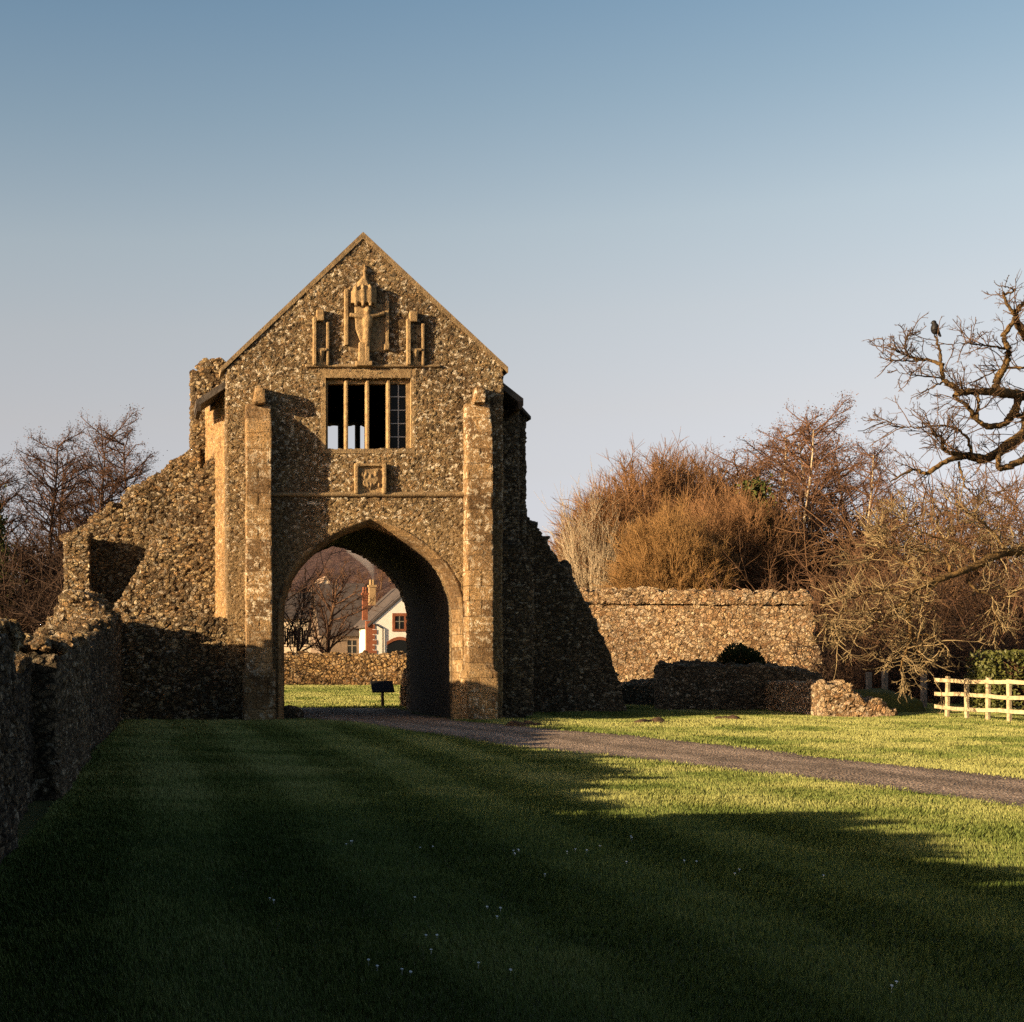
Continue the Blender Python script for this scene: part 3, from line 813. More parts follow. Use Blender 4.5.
long_wall([(12.2, 1.36), (13.6, 1.38), (15.2, 1.42), (16.2, 1.5)], 0.28, 0.85, M['wall_shaded'],
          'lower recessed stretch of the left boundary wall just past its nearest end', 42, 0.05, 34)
long_wall([(16.2, 1.62), (17.5, 1.62), (19, 1.66), (20.4, 1.74), (21.5, 1.7)], 0.0, 0.75, M['ruin_shaded'],
          'middle stretch of the left boundary wall with stones tinted sunlit on its broken top', 43, 0.05, 46)
long_wall([(21.5, 1.6), (24, 1.75), (26.5, 2.0), (29, 2.15), (31, 2.3), (34.9, 2.4)], 0.1, 0.85, M['wall_shaded'],
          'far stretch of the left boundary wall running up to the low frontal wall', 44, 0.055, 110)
bm = bmesh.new()
top = [(-2.6, 1.3), (-2.35, 1.9), (-2.0, 2.35), (-1.75, 2.75), (-1.35, 2.82), (-1.05, 2.6), (-0.95, 2.4)]
prism(bm, [(-2.6, -0.2)] + ragged(top, 0.2, 0.07, 51) + [(-0.95, -0.2)], 'y', 31.3, 33.2)
lumps(bm, top, 31.2, 33.2, 70, 0.15, 52)
wall('stone_heap', bm, M['ruin'], 'tumbled heap of sunlit stones rising above the left boundary wall near the gatehouse', 0.045, 0.05, 0.03, 'ruin')

# dark sloping ruin right of the gatehouse
S = 38.6
top = [(wx(520, S), wz(508, S)), (wx(541, S), wz(532, S)), (wx(560, S), wz(562, S)), (wx(570, S), wz(575, S)), (wx(580, S), wz(592, S)), (wx(598, S), wz(628, S)), (wx(612, S), wz(655, S)), (wx(622, S), wz(690, S)), (wx(628, S), wz(712, S))]
bm = bmesh.new()
prism(bm, [(top[0][0] - 0.4, -0.2), (top[0][0] - 0.4, top[0][1] + 0.3)] + ragged(top, 0.25, 0.05, 61) + [(top[-1][0], -0.2)], 'y', S, S + 1.3)
lumps(bm, top, S, S + 1.2, 40, 0.11, 62)
blob(bm, (wx(566, S), S + 0.5, wz(570, S)), (0.28, 0.4, 0.3), 2)
wall('ruined_wall', bm, M['ruin_shaded'], 'dark sloping ruin of a rubble wall leaning on the right side of the gatehouse')

# far right wall with coping course, turned a little towards the sun
fw = empty('garden_wall', (17.5, 50.5, 0), 'long sunlit rubble wall with a coping band standing right of the gatehouse ruin', 'wall')
def skew(bm, ang, piv):
    Mx = Matrix.Translation(piv) @ Matrix.Rotation(ang, 4, 'Z') @ Matrix.Translation(-Vector(piv))
    bmesh.ops.transform(bm, matrix=Mx, verts=bm.verts)
D = 50.5
bm = bmesh.new()
xL, xRt = wx(560, D), wx(806, D)
end = [(wx(806, D), wz(606, D)), (wx(807, D), wz(640, D)), (wx(813, D), wz(655, D)), (wx(818, D), wz(672, D)), (wx(822, D), -0.2)]
prism(bm, [(xL, -0.2), (xL, wz(604, D)), (xRt, wz(606, D))] + ragged(end, 0.25, 0.05, 71)[1:], 'y', D, D + 0.8)
skew(bm, R(-7), (17.5, 50.5, 0))
link('wall_body', remesh(bm, 'wall_body', 0.06, 0.04, 0.02), M['far'], fw)
bm = bmesh.new()
tp = [(xL, wz(592, D)), (wx(640, D), wz(590, D)), (wx(720, D), wz(593, D)), (wx(800, D), wz(594, D)), (xRt - 0.05, wz(600, D))]
prism(bm, [(xL, wz(603.3, D))] + ragged(tp, 0.3, 0.05, 72) + [(xRt, wz(604.5, D))], 'y', D - 0.1, D + 0.9)
lumps(bm, tp, D - 0.1, D + 0.9, 60, 0.13, 73)
skew(bm, R(-7), (17.5, 50.5, 0))
link('coping', remesh(bm, 'coping', 0.05, 0.04, 0.03), M['far'], fw)

# low wall in the shade and its sunlit broken end
L0 = 40.0
bm = bmesh.new()
top = [(wx(666, L0), wz(666, L0)), (wx(700, L0), wz(665, L0)), (wx(790, L0), wz(667, L0)), (wx(826, L0), wz(678, L0))]
prism(bm, [(top[0][0], -0.2)] + ragged(top, 0.25, 0.04, 81) + [(top[-1][0], -0.2)], 'y', L0, L0 + 0.9)
lumps(bm, top, L0, L0 + 0.9, 40, 0.1, 82)
wall('low_wall', bm, M['ruin_shaded'], 'low rubble wall in shade in front of the long sunlit wall')
L1 = 36.6
bm = bmesh.new()
top = [(wx(822, L1), wz(684, L1)), (wx(838, L1), wz(683, L1)), (wx(850, L1), wz(686, L1)), (wx(862, L1), wz(700, L1)), (wx(878, L1), wz(704, L1)), (wx(888, L1), wz(709, L1)), (wx(897, L1), wz(718, L1))]
prism(bm, [(top[0][0], -0.2)] + ragged(top, 0.2, 0.05, 83) + [(top[-1][0], -0.2)], 'y', L1, L1 + 0.9)
prism(bm, [(wx(823, L1), -0.2), (wx(842, L1), -0.2), (wx(838, L1), 0.82), (wx(823, L1), 0.82)], 'y', L1 + 0.5, L0 + 0.3)
lumps(bm, top, L1, L1 + 0.9, 44, 0.09, 84)
wall('broken_wall_end', bm, M['far'], 'bright sunlit crumbling stone wall end beside the cream rail fence')
bm = bmesh.new()
top = [(wx(612, 44), wz(686, 44)), (wx(640, 44), wz(683, 44)), (wx(662, 44), wz(682, 44))]
prism(bm, [(top[0][0], -0.2)] + ragged(top, 0.25, 0.05, 85) + [(top[-1][0], -0.2)], 'y', 44, 44.8)
lumps(bm, top, 44, 44.8, 14, 0.12, 86)
wall('foundation', bm, M['ruin_shaded'], 'knee high stone footing between the dark sloping ruin and the shaded low wall', cat='ruin')
# earth bank behind the broken wall end
bm = bmesh.new()
blob(bm, (wx(880, 38.5), 39.2, -0.1), (1.5, 1.2, 0.75), 3, 0.06)
wall('bank', bm, M['turf'], 'dark grassy bank heaped behind the sunlit wall end', 0.06, 0.06, 0.03, 'bank')

# unseen abbey range added behind the camera to block low sky fill
ab = empty('sky_blocker_range', (12, -20, 0), 'unseen long stone range added behind the camera to block low sky light', 'building')
bm = bmesh.new(); box(bm, -26, 52, -26, -16, -0.2, 7); link('wall', bmdone(bm, 'wall'), M['ruin_shaded'], ab)
bm = bmesh.new(); prism(bm, [(-27, 6.9), (-21, 13), (-15, 6.9), (-15, 7.2), (-21, 13.35), (-27, 7.2)], 'x', -26.5, 52.5); link('roof', bmdone(bm, 'roof'), M['slate'], ab)
for wx_ in range(-20, 50, 7):
    bm = bmesh.new(); prism(bm, [(wx_ - 0.6, 2), (wx_ + 0.6, 2), (wx_ + 0.6, 4.5), (wx_, 5.6), (wx_ - 0.6, 4.5)], 'y', -16.0, -15.94); wv = link('window', bmdone(bm, 'window'), M['glass'], ab)

# ------------------------------------------------------------------ beyond the archway
B = 71.0
bm = bmesh.new()
tp = [(-6, 1.5), (8, 1.52), (12, 1.5), (22, 1.5), (34, 1.45)]
prism(bm, [(-6, -0.2)] + ragged(tp, 0.4, 0.06, 91) + [(34, -0.2)], 'y', B, B + 0.7)
lumps(bm, [(4, 1.52), (16, 1.5)], B, B + 0.7, 60, 0.14, 92)
wall('boundary_wall', bm, M['bound'], 'golden rubble wall across the grass seen through the archway', 0.085, 0.05, 0.03)

# information lectern on its post
sg = empty('information_lectern', (at(382.5, 708, 43.4).x, 43.4, 0), 'small black tilted information board on a post seen through the archway', 'sign')
xs_ = sg.location.x
bm = bmesh.new(); bar(bm, (xs_, 43.4, -0.1), (xs_, 43.4, 0.52), 0.045, 0.045, 10); link('post', bmdone(bm, 'post'), M['black'], sg)
bm = bmesh.new()
prism(bm, [(43.2, 0.47), (43.22, 0.43), (43.62, 0.74), (43.6, 0.78)], 'x', xs_ - 0.33, xs_ + 0.33)
bmesh.ops.bevel(bm, geom=bm.edges[:], offset=0.008, segments=1, affect='EDGES')
link('board', bmdone(bm, 'board'), M['black'], sg)
# guard stone at the arch foot
bm = bmesh.new(); blob(bm, (3.42, 35.75, 0.08), (0.3, 0.28, 0.26), 2, 0.1)
wall('guard_stone', bm, M['ruin_shaded'], 'rounded guard stone at the left foot of the archway', 0.03, 0.03, 0.01, 'stone')

def house(name, label, Y, x0, x1, depth, eave, ridge, wallm, roofm, gable_front=True):
    h = empty(name, ((x0 + x1) / 2, Y, 0), label, 'house')
    xm = (x0 + x1) / 2
    bm = bmesh.new()
    if gable_front:
        prism(bm, [(x0, -0.2), (x1, -0.2), (x1, eave), (xm, ridge), (x0, eave)], 'y', Y, Y + depth)
    else:
        prism(bm, [(Y, -0.2), (Y + depth, -0.2), (Y + depth, eave), (Y + depth / 2, ridge), (Y, eave)], 'x', x0, x1)
    link('wall', bmdone(bm, 'wall'), wallm, h)
    bm = bmesh.new()
    t = 0.22
    if gable_front:
        s = (ridge - eave) / (xm - x0)
        P = [(x0 - 0.45, eave - 0.45 * s + 0.05), (xm, ridge + 0.05), (x1 + 0.45, eave - 0.45 * s + 0.05)]
        prism(bm, P + [(x, z + t) for x, z in P[::-1]], 'y', Y - 0.08, Y + depth + 0.3)
    else:
        s = (ridge - eave) / (depth / 2)
        P = [(Y - 0.4, eave - 0.4 * s + 0.05), (Y + depth / 2, ridge + 0.05), (Y + depth + 0.4, eave - 0.4 * s + 0.05)]
        prism(bm, P + [(y, z + t) for y, z in P[::-1]], 'x', x0 - 0.3, x1 + 0.3)
    rf = link('roof', bmdone(bm, 'roof'), roofm, h)
    return h, rf
def sub(name, bm, mat, par, top):
    o = link(name, bmdone(bm, name), mat); o.parent = par
    off = Vector(par.location); p = par.parent
    while p is not None: off += p.location; p = p.parent
    o.location = -off
    return o
def house_window(h, x, z, w, hh, Y, surround):
    bm = bmesh.new()
    box(bm, x - w / 2 - 0.22, x - w / 2, Y - 0.06, Y + 0.1, z - 0.2, z + hh + 0.25)
    box(bm, x + w / 2, x + w / 2 + 0.22, Y - 0.06, Y + 0.1, z - 0.2, z + hh + 0.25)
    box(bm, x - w / 2, x + w / 2, Y - 0.063, Y + 0.1, z + hh, z + hh + 0.25)
    box(bm, x - w / 2, x + w / 2, Y - 0.063, Y + 0.1, z - 0.2, z)
    wdw = link('window', bmdone(bm, 'window'), surround, h)
    bm = bmesh.new(); box(bm, x - w / 2, x + w / 2, Y - 0.02, Y + 0.08, z, z + hh); sub('pane', bm, M['glass'], wdw, h)
    bm = bmesh.new(); box(bm, x - 0.04, x + 0.04, Y - 0.05, Y - 0.022, z, z + hh); box(bm, x - w / 2, x + w / 2, Y - 0.047, Y - 0.022, z + hh * 0.55, z + hh * 0.55 + 0.07)
    sub('glazing_bar', bm, M['post'], wdw, h)
HY = 120.0
hx0 = wx(373, HY)
h1, r1 = house('white_house', 'white gabled house with brick trim and slate roof beyond the archway', HY, hx0, hx0 + 6.8, 11, wz(623, HY), wz(623, HY) + 3.0, M['white_render'], M['house_slate'])
house_window(h1, wx(399.5, HY), wz(629, HY), 0.75, 1.05, HY, M['brick'])
# brick corner pilaster and quoins
bm = bmesh.new(); box(bm, hx0 - 0.55, hx0 - 0.003, HY + 0.05, HY + 0.6, -0.2, wz(621, HY)); link('brick_pier', bmdone(bm, 'brick_pier'), M['brick'], h1)
bm = bmesh.new()
for i in range(9): box(bm, hx0, hx0 + (0.3 if i % 2 else 0.16), HY - 0.05, HY + 0.1, 0.2 + i * 0.42, 0.2 + i * 0.42 + 0.36)
link('quoins', bmdone(bm, 'quoins'), M['brick'], h1)
# arched garage opening with brick lintel
gx0, gx1 = wx(387, HY), wx(413, HY)
gm = (gx0 + gx1) / 2
arcp = [(gx0 + (gx1 - gx0) * t, wz(645, HY) + 0.42 * (1 - (2 * t - 1) ** 2)) for t in np.linspace(0, 1, 9)]
bm = bmesh.new(); prism(bm, [(gx0, -0.2)] + arcp + [(gx1, -0.2)], 'y', HY - 0.03, HY + 0.1); dr = link('garage_door', bmdone(bm, 'garage_door'), M['glass'], h1)
bm = bmesh.new(); prism(bm, arcp + [(x, z + 0.26) for x, z in arcp[::-1]], 'y', HY - 0.07, HY + 0.1); link('brick_arch', bmdone(bm, 'brick_arch'), M['brick'], h1)
bm = bmesh.new(); bar(bm, (hx0 + 0.8, HY - 0.1, -0.1), (hx0 + 0.8, HY - 0.1, 3.6), 0.05); bar(bm, (hx0 + 0.8, HY - 0.1, 3.6), (hx0 + 0.1, HY - 0.1, 4.0), 0.05); link('drainpipe', bmdone(bm, 'drainpipe'), M['black'], h1)
# chimneys
def chimney(rf, px, pyb, pyt, Y, w, m):
    bm = bmesh.new(); x = wx(px, Y)
    box(bm, x - w / 2, x + w / 2, Y, Y + w, wz(pyb, Y), wz(pyt, Y)); box(bm, x - w / 2 - 0.08, x + w / 2 + 0.08, Y - 0.08, Y + w + 0.08, wz(pyt, Y), wz(pyt, Y) + 0.18)
    for dx in (-0.2, 0.2): bar(bm, (x + dx * w, Y + w / 2, wz(pyt, Y) + 0.15), (x + dx * w, Y + w / 2, wz(pyt, Y) + 0.65), 0.15, 0.12, 10)
    return sub('chimney', bm, m, rf, None)
chimney(r1, 365.3, 620, 595, HY + 0.3, 0.42, M['brick'])
chimney(r1, 372.5, 605, 587, HY + 8, 0.55, M['buff'])
bm = bmesh.new(); box(bm, wx(362, 140), wx(425, 140), 140, 146, -0.2, 1)
bm.free()
# thin smoke drifting from the farther chimney
bm = bmesh.new()
random.seed(21)
for i in range(9):
    u = i / 8
    blob(bm, (wx(372.5, 128.5) - 1.6 * u * u, 128.4, wz(583, 128.5) + 0.5 + 2.6 * u), (0.16 + 0.62 * u, 0.16 + 0.6 * u, 0.34 + 0.4 * u), 2, 0.12)
smk = link('chimney_smoke', remesh(bm, 'chimney_smoke', 0.12, 0.08), None)
_sm = bpy.data.materials.new('smoke'); _sm.use_nodes = True
_sm.node_tree.nodes.remove(_sm.node_tree.nodes["Principled BSDF"])
_pv = _sm.node_tree.nodes.new("ShaderNodeVolumePrincipled"); _pv.inputs["Density"].default_value = 0.28; _pv.inputs["Color"].default_value = (0.9, 0.9, 0.9, 1)
_sm.node_tree.links.new(_pv.outputs[0], _sm.node_tree.nodes["Material Output"].inputs["Volume"])
smk.data.materials.append(_sm)
tag(smk, 'thin pale smoke drifting from the chimney of the white house', 'smoke', kind='stuff')
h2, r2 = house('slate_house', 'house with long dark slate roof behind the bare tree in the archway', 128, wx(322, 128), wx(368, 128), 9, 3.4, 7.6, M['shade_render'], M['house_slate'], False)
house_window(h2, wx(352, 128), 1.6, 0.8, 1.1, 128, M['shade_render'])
h3, r3 = house('tiled_house', 'house with pale sunlit tiled roof rising behind the slate house', 150, wx(300, 150), wx(352, 150), 10, 5.0, 9.2, M['cream_render'], M['house_tile'])
house_window(h3, wx(318, 150), 2.6, 1.0, 1.2, 150, M['brick'])
h4, r4 = house('cream_house', 'low cream rendered house at the left edge of the archway view', 138, wx(262, 138), wx(314, 138), 7, 5.0, 7.2, M['cream_render'], M['house_slate'], False)
for p in (284, 291, 298.5, 306): house_window(h4, wx(p, 138), 2.4, 0.5, 1.3, 138, M['cream_render'])

# ------------------------------------------------------------------ trees
class Tree:
    def __init__(self, seed):
        self.r = random.Random(seed)
        self.b = {}           # (n, sides) -> list of (points, radii)
        self.tips = []
    def poly(self, pts, radii, sides):
        self.b.setdefault((len(pts), sides), []).append((pts, radii))
    def branch(self, p, d, L, r0, r1, n, wander, up, sides):
        r = self.r; p = Vector(p); d = Vector(d).normalized()
        pts = [tuple(p)]; st = L / (n - 1); dirs = [d.copy()]
        for _ in range(n - 1):
            d = (d + Vector((r.gauss(0, wander), r.gauss(0, wander), r.gauss(0, wander) + up))).normalized()
            p = p + d * st
            pts.append(tuple(p)); dirs.append(d.copy())
        self.poly(pts, [r0 + (r1 - r0) * i / (n - 1) for i in range(n)], sides)
        return pts, dirs
    def spawn(self, pts, dirs, spec, lvl, L, rbase):
        """children of a branch; spec: list of dict per level"""
        if lvl >= len(spec):
            self.tips.append(pts[-1]); return
        s = spec[lvl]; r = self.r
        k = s['k'] if isinstance(s['k'], int) else r.randint(*s['k'])
        for i in range(k):
            t = r.uniform(s.get('t0', 0.25), 1.0)
            f = t * (len(pts) - 1); j = min(int(f), len(pts) - 2); f -= j
            p = Vector(pts[j]).lerp(Vector(pts[j + 1]), f)
            d = dirs[j + 1]
            a = R(r.gauss(s['ang'], s.get('dang', 9)))
            side = d.cross(Vector((r.gauss(0, 1), r.gauss(0, 1), r.gauss(0, 1)))).normalized()
            nd = (d * math.cos(a) + side * math.sin(a))
            if s.get('flat'): nd.z *= s['flat']
            l = L * s['len'] * r.uniform(0.65, 1.2) * (1 - s.get('taper', 0.45) * t)
            r0 = max(rbase * s['rad'] * (1 - 0.4 * t), s.get('rmin', 0.006))
            q, dd = self.branch(p, nd, l, r0, r0 * 0.45, s.get('n', 4), s.get('w', 0.12), s.get('up', 0.03), s.get('sides', 3))
            self.spawn(q, dd, spec, lvl + 1, l, r0)
        if s.get('tip'): self.tips.append(pts[-1])
    def mesh(self, name):
        Vs, Fs, base = [], [], 0
        for (n, sides), lst in self.b.items():
            P = np.array([a for a, _ in lst], dtype=float); Rr = np.array([b for _, b in lst], dtype=float)
            T = np.gradient(P, axis=1); T /= np.linalg.norm(T, axis=2, keepdims=True) + 1e-9
            ref = np.where(np.abs(T[:, :1, 2:3]) > 0.8, np.array([1.0, 0, 0]), np.array([0, 0, 1.0]))
            U = np.cross(T, np.broadcast_to(ref, T.shape)); U /= np.linalg.norm(U, axis=2, keepdims=True) + 1e-9
            W = np.cross(T, U)
            ang = np.arange(sides) * 2 * np.pi / sides
            V = P[:, :, None, :] + Rr[:, :, None, None] * (U[:, :, None, :] * np.cos(ang)[None, None, :, None] + W[:, :, None, :] * np.sin(ang)[None, None, :, None])
            B_ = len(lst)
            idx = np.arange(B_ * n * sides).reshape(B_, n, sides) + base
            nx = np.roll(idx, -1, axis=2)
            Q = np.stack([idx[:, :-1], nx[:, :-1], nx[:, 1:], idx[:, 1:]], -1).reshape(-1)
            Vs.append(V.reshape(-1, 3)); Fs.append(Q); base += B_ * n * sides
        me = np_mesh(name, np.concatenate(Vs), np.concatenate(Fs), 4)
        me.polygons.foreach_set("use_smooth", np.ones(len(me.polygons), dtype=bool))
        return me

def leaf_mesh(name, pts, size, seed=0, flat=0.0):
    """one leaf-sized quad per point, randomly turned"""
    r = np.random.default_rng(seed); P = np.asarray(pts, float); n = len(P)
    a = r.normal(size=(n, 3)); a /= np.linalg.norm(a, axis=1, keepdims=True)
    b = np.cross(a, r.normal(size=(n, 3))); b /= np.linalg.norm(b, axis=1, keepdims=True) + 1e-9
    s = size * r.uniform(0.6, 1.3, (n, 1))
    V = np.stack([P - a * s, P - b * s * 0.55, P + a * s, P + b * s * 0.55], 1).reshape(-1, 3)
    return np_mesh(name, V, np.arange(n * 4), 4)

def make_alder(seed, H=12.0, spread=1.0, catkins=True):
    t = Tree(seed)
    pts, dirs = t.branch((0, 0, -0.2), (0.03, 0, 1), H * 0.97, 0.17, 0.02, 12, 0.035, 0.02, 7)
    trunk = t.mesh('trunk'); t.b = {}
    spec = [dict(k=58, t0=0.22, ang=60, len=0.36 * spread, rad=0.33, n=6, w=0.10, up=0.05, sides=4, taper=0.62),
            dict(k=(7, 10), t0=0.2, ang=45, len=0.42, rad=0.5, n=4, w=0.13, up=0.02, rmin=0.012),
            dict(k=(4, 7), t0=0.2, ang=42, len=0.45, rad=0.5, n=4, w=0.15, up=0.02, rmin=0.009)]
    t.spawn(pts, dirs, spec, 0, H, 0.17)
    crown = t.mesh('crown')
    leaves = None
    if catkins:
        P = np.array(t.tips); r = np.random.default_rng(seed)
        P = np.repeat(P, 3, 0) + r.normal(0, 0.12, (len(P) * 3, 3))
        leaves = leaf_mesh('catkins', P, 0.034, seed)
    return trunk, crown, leaves

def make_coppice(seed, H=9.0, W=4.3, stems=700, k1=16, k2=(5, 7), tl=0.14, cmin=-0.05, up=0.03):
    """rounded many-stemmed willow: stems fan from the stool to a dome of fine twigs"""
    t = Tree(seed); r = t.r
    zc = H * 0.24
    for i in range(stems):
        az = r.uniform(0, 2 * math.pi); c = r.uniform(cmin, 1.0); sn_ = math.sqrt(max(0.0, 1 - c * c))
        m = r.uniform(0.78, 0.96)
        E = Vector((W * sn_ * math.cos(az) * m, W * 0.8 * sn_ * math.sin(az) * m, zc + (H - zc) * c * m))
        S0 = Vector((r.gauss(0, 0.35), r.gauss(0, 0.35), -0.1))
        Q = Vector((E.x * 0.42, E.y * 0.42, zc + (E.z - zc) * 0.35))
        pts, dirs = [], []
        for q in range(8):
            u = q / 7
            p = S0 * (1 - u) ** 2 + Q * 2 * u * (1 - u) + E * u * u + Vector((r.gauss(0, 0.04), r.gauss(0, 0.04), r.gauss(0, 0.04)))
            d = ((Q - S0) * (1 - u) + (E - Q) * u).normalized()
            pts.append(tuple(p)); dirs.append(d)
        t.poly(pts, [0.04 - 0.028 * q / 7 for q in range(8)], 4)
        L = E.length
        t.spawn(pts, dirs, [dict(k=k1, t0=0.42, ang=30, dang=12, len=tl, rad=0.5, n=4, w=0.09, up=up, taper=0.2, rmin=0.011),
                            dict(k=k2, t0=0.1, ang=30, dang=12, len=0.6, rad=0.7, n=3, w=0.09, up=up, taper=0.2, rmin=0.009)], 0, L, 0.04)
    return t.mesh('stems')

def make_thicket(seed, H=6.5, W=3.6, stems=34):
    t = Tree(seed); r = t.r
    for i in range(stems):
        az = r.uniform(0, 2 * math.pi); d = Vector((math.cos(az) * r.uniform(0.1, 0.9), math.sin(az) * r.uniform(0.1, 0.9), 1)).normalized()
        L = H * r.uniform(0.55, 1.0)
        pts, dirs = t.branch((r.gauss(0, W * 0.4), r.gauss(0, W * 0.4), -0.1), d, L, 0.034, 0.010, 8, 0.14, -0.02, 4)
        t.spawn(pts, dirs, [dict(k=(8, 12), t0=0.15, ang=50, dang=18, len=0.42, rad=0.45, n=5, w=0.18, up=-0.02, taper=0.4, rmin=0.012),
                            dict(k=(6, 9), t0=0.1, ang=48, dang=18, len=0.45, rad=0.55, n=4, w=0.2, up=0.0, rmin=0.008)], 0, L, 0.05)
    return t.mesh('branches')

def copy_thing(root, loc, rz, sc, label=None, group=None):
    c = root.copy(); col.objects.link(c)
    c.location = loc; c.rotation_euler = (0, 0, rz); c.scale = sc if isinstance(sc, tuple) else (sc, sc, sc)
    if label: c['label'] = label
    if group: c['group'] = group
    for ch in list(root.children):
        k = ch.copy(); col.objects.link(k); k.parent = c
        for g2 in list(ch.children):
            q = g2.copy(); col.objects.link(q); q.parent = k
    return c

def tree_thing(name, loc, label, cat, parts, rz=0.0, sc=1.0, group=None):
    e = empty(name, loc, label, cat, group); e.rotation_euler = (0, 0, rz); e.scale = sc if isinstance(sc, tuple) else (sc, sc, sc)
    for pn, me, mt in parts:
        if me is None: continue
        o = bpy.data.objects.new(pn, me); col.objects.link(o); o.parent = e
        if not me.materials: me.materials.append(mt)
    return e

alders = [make_alder(101), make_alder(102, 12, 1.15), make_alder(103, 12, 0.85)]
dark_set = {}
def alder(i, px, Y, pytop, label, rz, wide=1.0):
    if i not in dark_set:
        dark_set[i] = []
        for me, mt in zip(alders[i], ('bark_dark_shade', 'bark_left', 'bark_left')):
            c = me.copy(); c.materials.clear(); c.materials.append(M[mt]); dark_set[i].append(c)
    tk, cr, lv = dark_set[i]
    s = wz(pytop, Y) / 12.0
    return tree_thing('bare_tree', (wx(px, Y), Y, 0), label, 'tree', [('trunk', tk, None), ('crown', cr, None), ('catkins', lv, None)], rz, (s * wide, s * wide, s))
alder(0, 44, 78, 428, 'reddish bare tree with slim straight trunk, left of two taller neighbours behind the ruin', 0.3, 1.1)
alder(1, 86, 80, 420, 'broad reddish bare tree, tallest above the left ruin', 1.2, 1.05)
alder(2, 136, 77, 430, 'bare tree just left of the gatehouse, showing above the sloping ruined wall', 2.2, 1.05)
alder(0, 0, 76, 455, 'bare tree at the very left edge behind the boundary wall', 3.3, 1.2)
alder(2, 62, 84, 465, 'smaller russet bare tree filling the gap low between the left hand trees', 4.4, 1.5)
alder(1, 112, 86, 472, 'small bare tree between the broad reddish tree and the sloping ruined wall', 5.1, 1.4)
# right-hand trees (pale trunks)
tk_p = {}
def alder_pale(i, px, Y, pytop, label, rz, wide=1.0, tilt=0.0):
    tk, cr, lv = alders[i]
    if i not in tk_p:
        tk_p[i] = tk.copy(); tk_p[i].materials.clear(); tk_p[i].materials.append(M['bark_pale'])
    s = wz(pytop, Y) / 12.0
    e = tree_thing('bare_tree', (wx(px, Y), Y, 0), label, 'tree', [('trunk', tk_p[i], None), ('crown', cr, M['bark_red']), ('catkins', lv, M['catkin'])], rz, (s * wide, s * wide, s))
    e.rotation_euler = (0, tilt, rz)
    return e
def dummy(): pass
alder_pale(1, 790, 64, 412, 'tall russet bare tree with a pale trunk behind the end of the long sunlit wall', 0.7, 1.05)
alder_pale(0, 815, 66, 428, 'bare tree with forked pale trunk right of the tallest russet one', 2.0, 1.35)
alder_pale(2, 845, 62, 438, 'leaning pale trunked bare tree above the thicket left of the old oak', 0.2, 1.0, R(6))
alder_pale(0, 742, 68, 462, 'smaller bare tree with a thin white trunk right of the round willow', 4.0, 1.3)
alder_pale(1, 726, 74, 452, 'bushy bare tree just right of the rounded willow, lower than the russet trees', 1.0, 1.5)
alder_pale(2, 768, 70, 424, 'russet bare tree close left of the tallest one, above the ivy covered trunk', 5.0, 1.35)
alder_pale(1, 872, 72, 446, 'bare tree farthest right above the thicket, half hidden by the oak', 3.0, 1.25)

cop = [make_coppice(201), make_coppice(202, 9.0, 4.6, 520), make_coppice(203, 9.0, 3.4, 60, 10, (3, 5), 0.26, 0.2, 0.12)]
def coppice(i, px, Y, pytop, label, mat, wide=1.0, rz=0.0, pyb=None):
    me = cop[i]
    if me.materials and me.materials[0] != M[mat]:
        me = me.copy(); me.materials.clear(); me.materials.append(M[mat])
    s = wz(pytop, Y) / 9.0
    return tree_thing('willow_shrub', (wx(px, Y), Y, 0), label, 'shrub', [('stems', me, M[mat])], rz, (s * wide, s * wide, s))
coppice(0, 658, 66, 450, 'large rounded russet willow bush rising behind the long sunlit wall', 'bark_russet', 1.12, 0.0)
coppice(0, 688, 70, 456, 'second russet willow bush half hidden behind the large rounded one', 'bark_russet', 1.1, 2.3)
coppice(1, 606, 68, 478, 'russet willow bush at the left shoulder of the large rounded one', 'bark_russet', 0.8, 4.2)
coppice(1, 672, 59, 500, 'smaller orange willow bush directly over the coping of the long wall', 'bark_orange', 0.95, 1.0)
coppice(2, 592, 64, 482, 'pale upright willow shoots at the left edge of the rounded willow', 'bark_pale', 0.75, 2.0)
coppice(1, 730, 62, 480, 'low russet willow bush between the rounded willow and the pale trunks', 'bark_russet', 0.95, 3.0)

# ivy clad trunk
iv = empty('ivy_tree', (wx(778, 61), 61, 0), 'ivy covered dark green tree trunk behind the long sunlit wall', 'tree')
t = Tree(301); pts, dirs = t.branch((0, 0, -0.1), (0.0, 0, 1), 9.0, 0.17, 0.05, 10, 0.04, 0.02, 7); tmesh = t.mesh('trunk')
P = []
rr = random.Random(5)
for _ in range(5200):
    f = rr.random() ** 0.9 * 8.99; j = min(int(f), 8); p = Vector(pts[j]).lerp(Vector(pts[j + 1]), f - j)
    w_ = (0.42 + 0.28 * math.sin(f * 2.3) ** 2 + 0.25 * math.sin(f * 5.1 + 1) ** 2) * (1 if f < 6 else 0.6) * (1.25 if 1.5 < f < 5 else 1)
    P.append((p.x + rr.gauss(0, w_ * 0.55), p.y + rr.gauss(0, w_ * 0.55), p.z + rr.gauss(0, 0.15)))
for nm, me, mt in (('trunk', tmesh, M['bark_brown']), ('ivy', leaf_mesh('ivy', P, 0.11, 9), M['ivy'])):
    o = bpy.data.objects.new(nm, me); me.materials.append(mt); col.objects.link(o); o.parent = iv
iv2 = copy_thing(iv, (wx(12, 75), 75, 0), 1.0, (1.0, 1.0, 1.15), 'ivy covered trunk among the bare trees at the left edge')

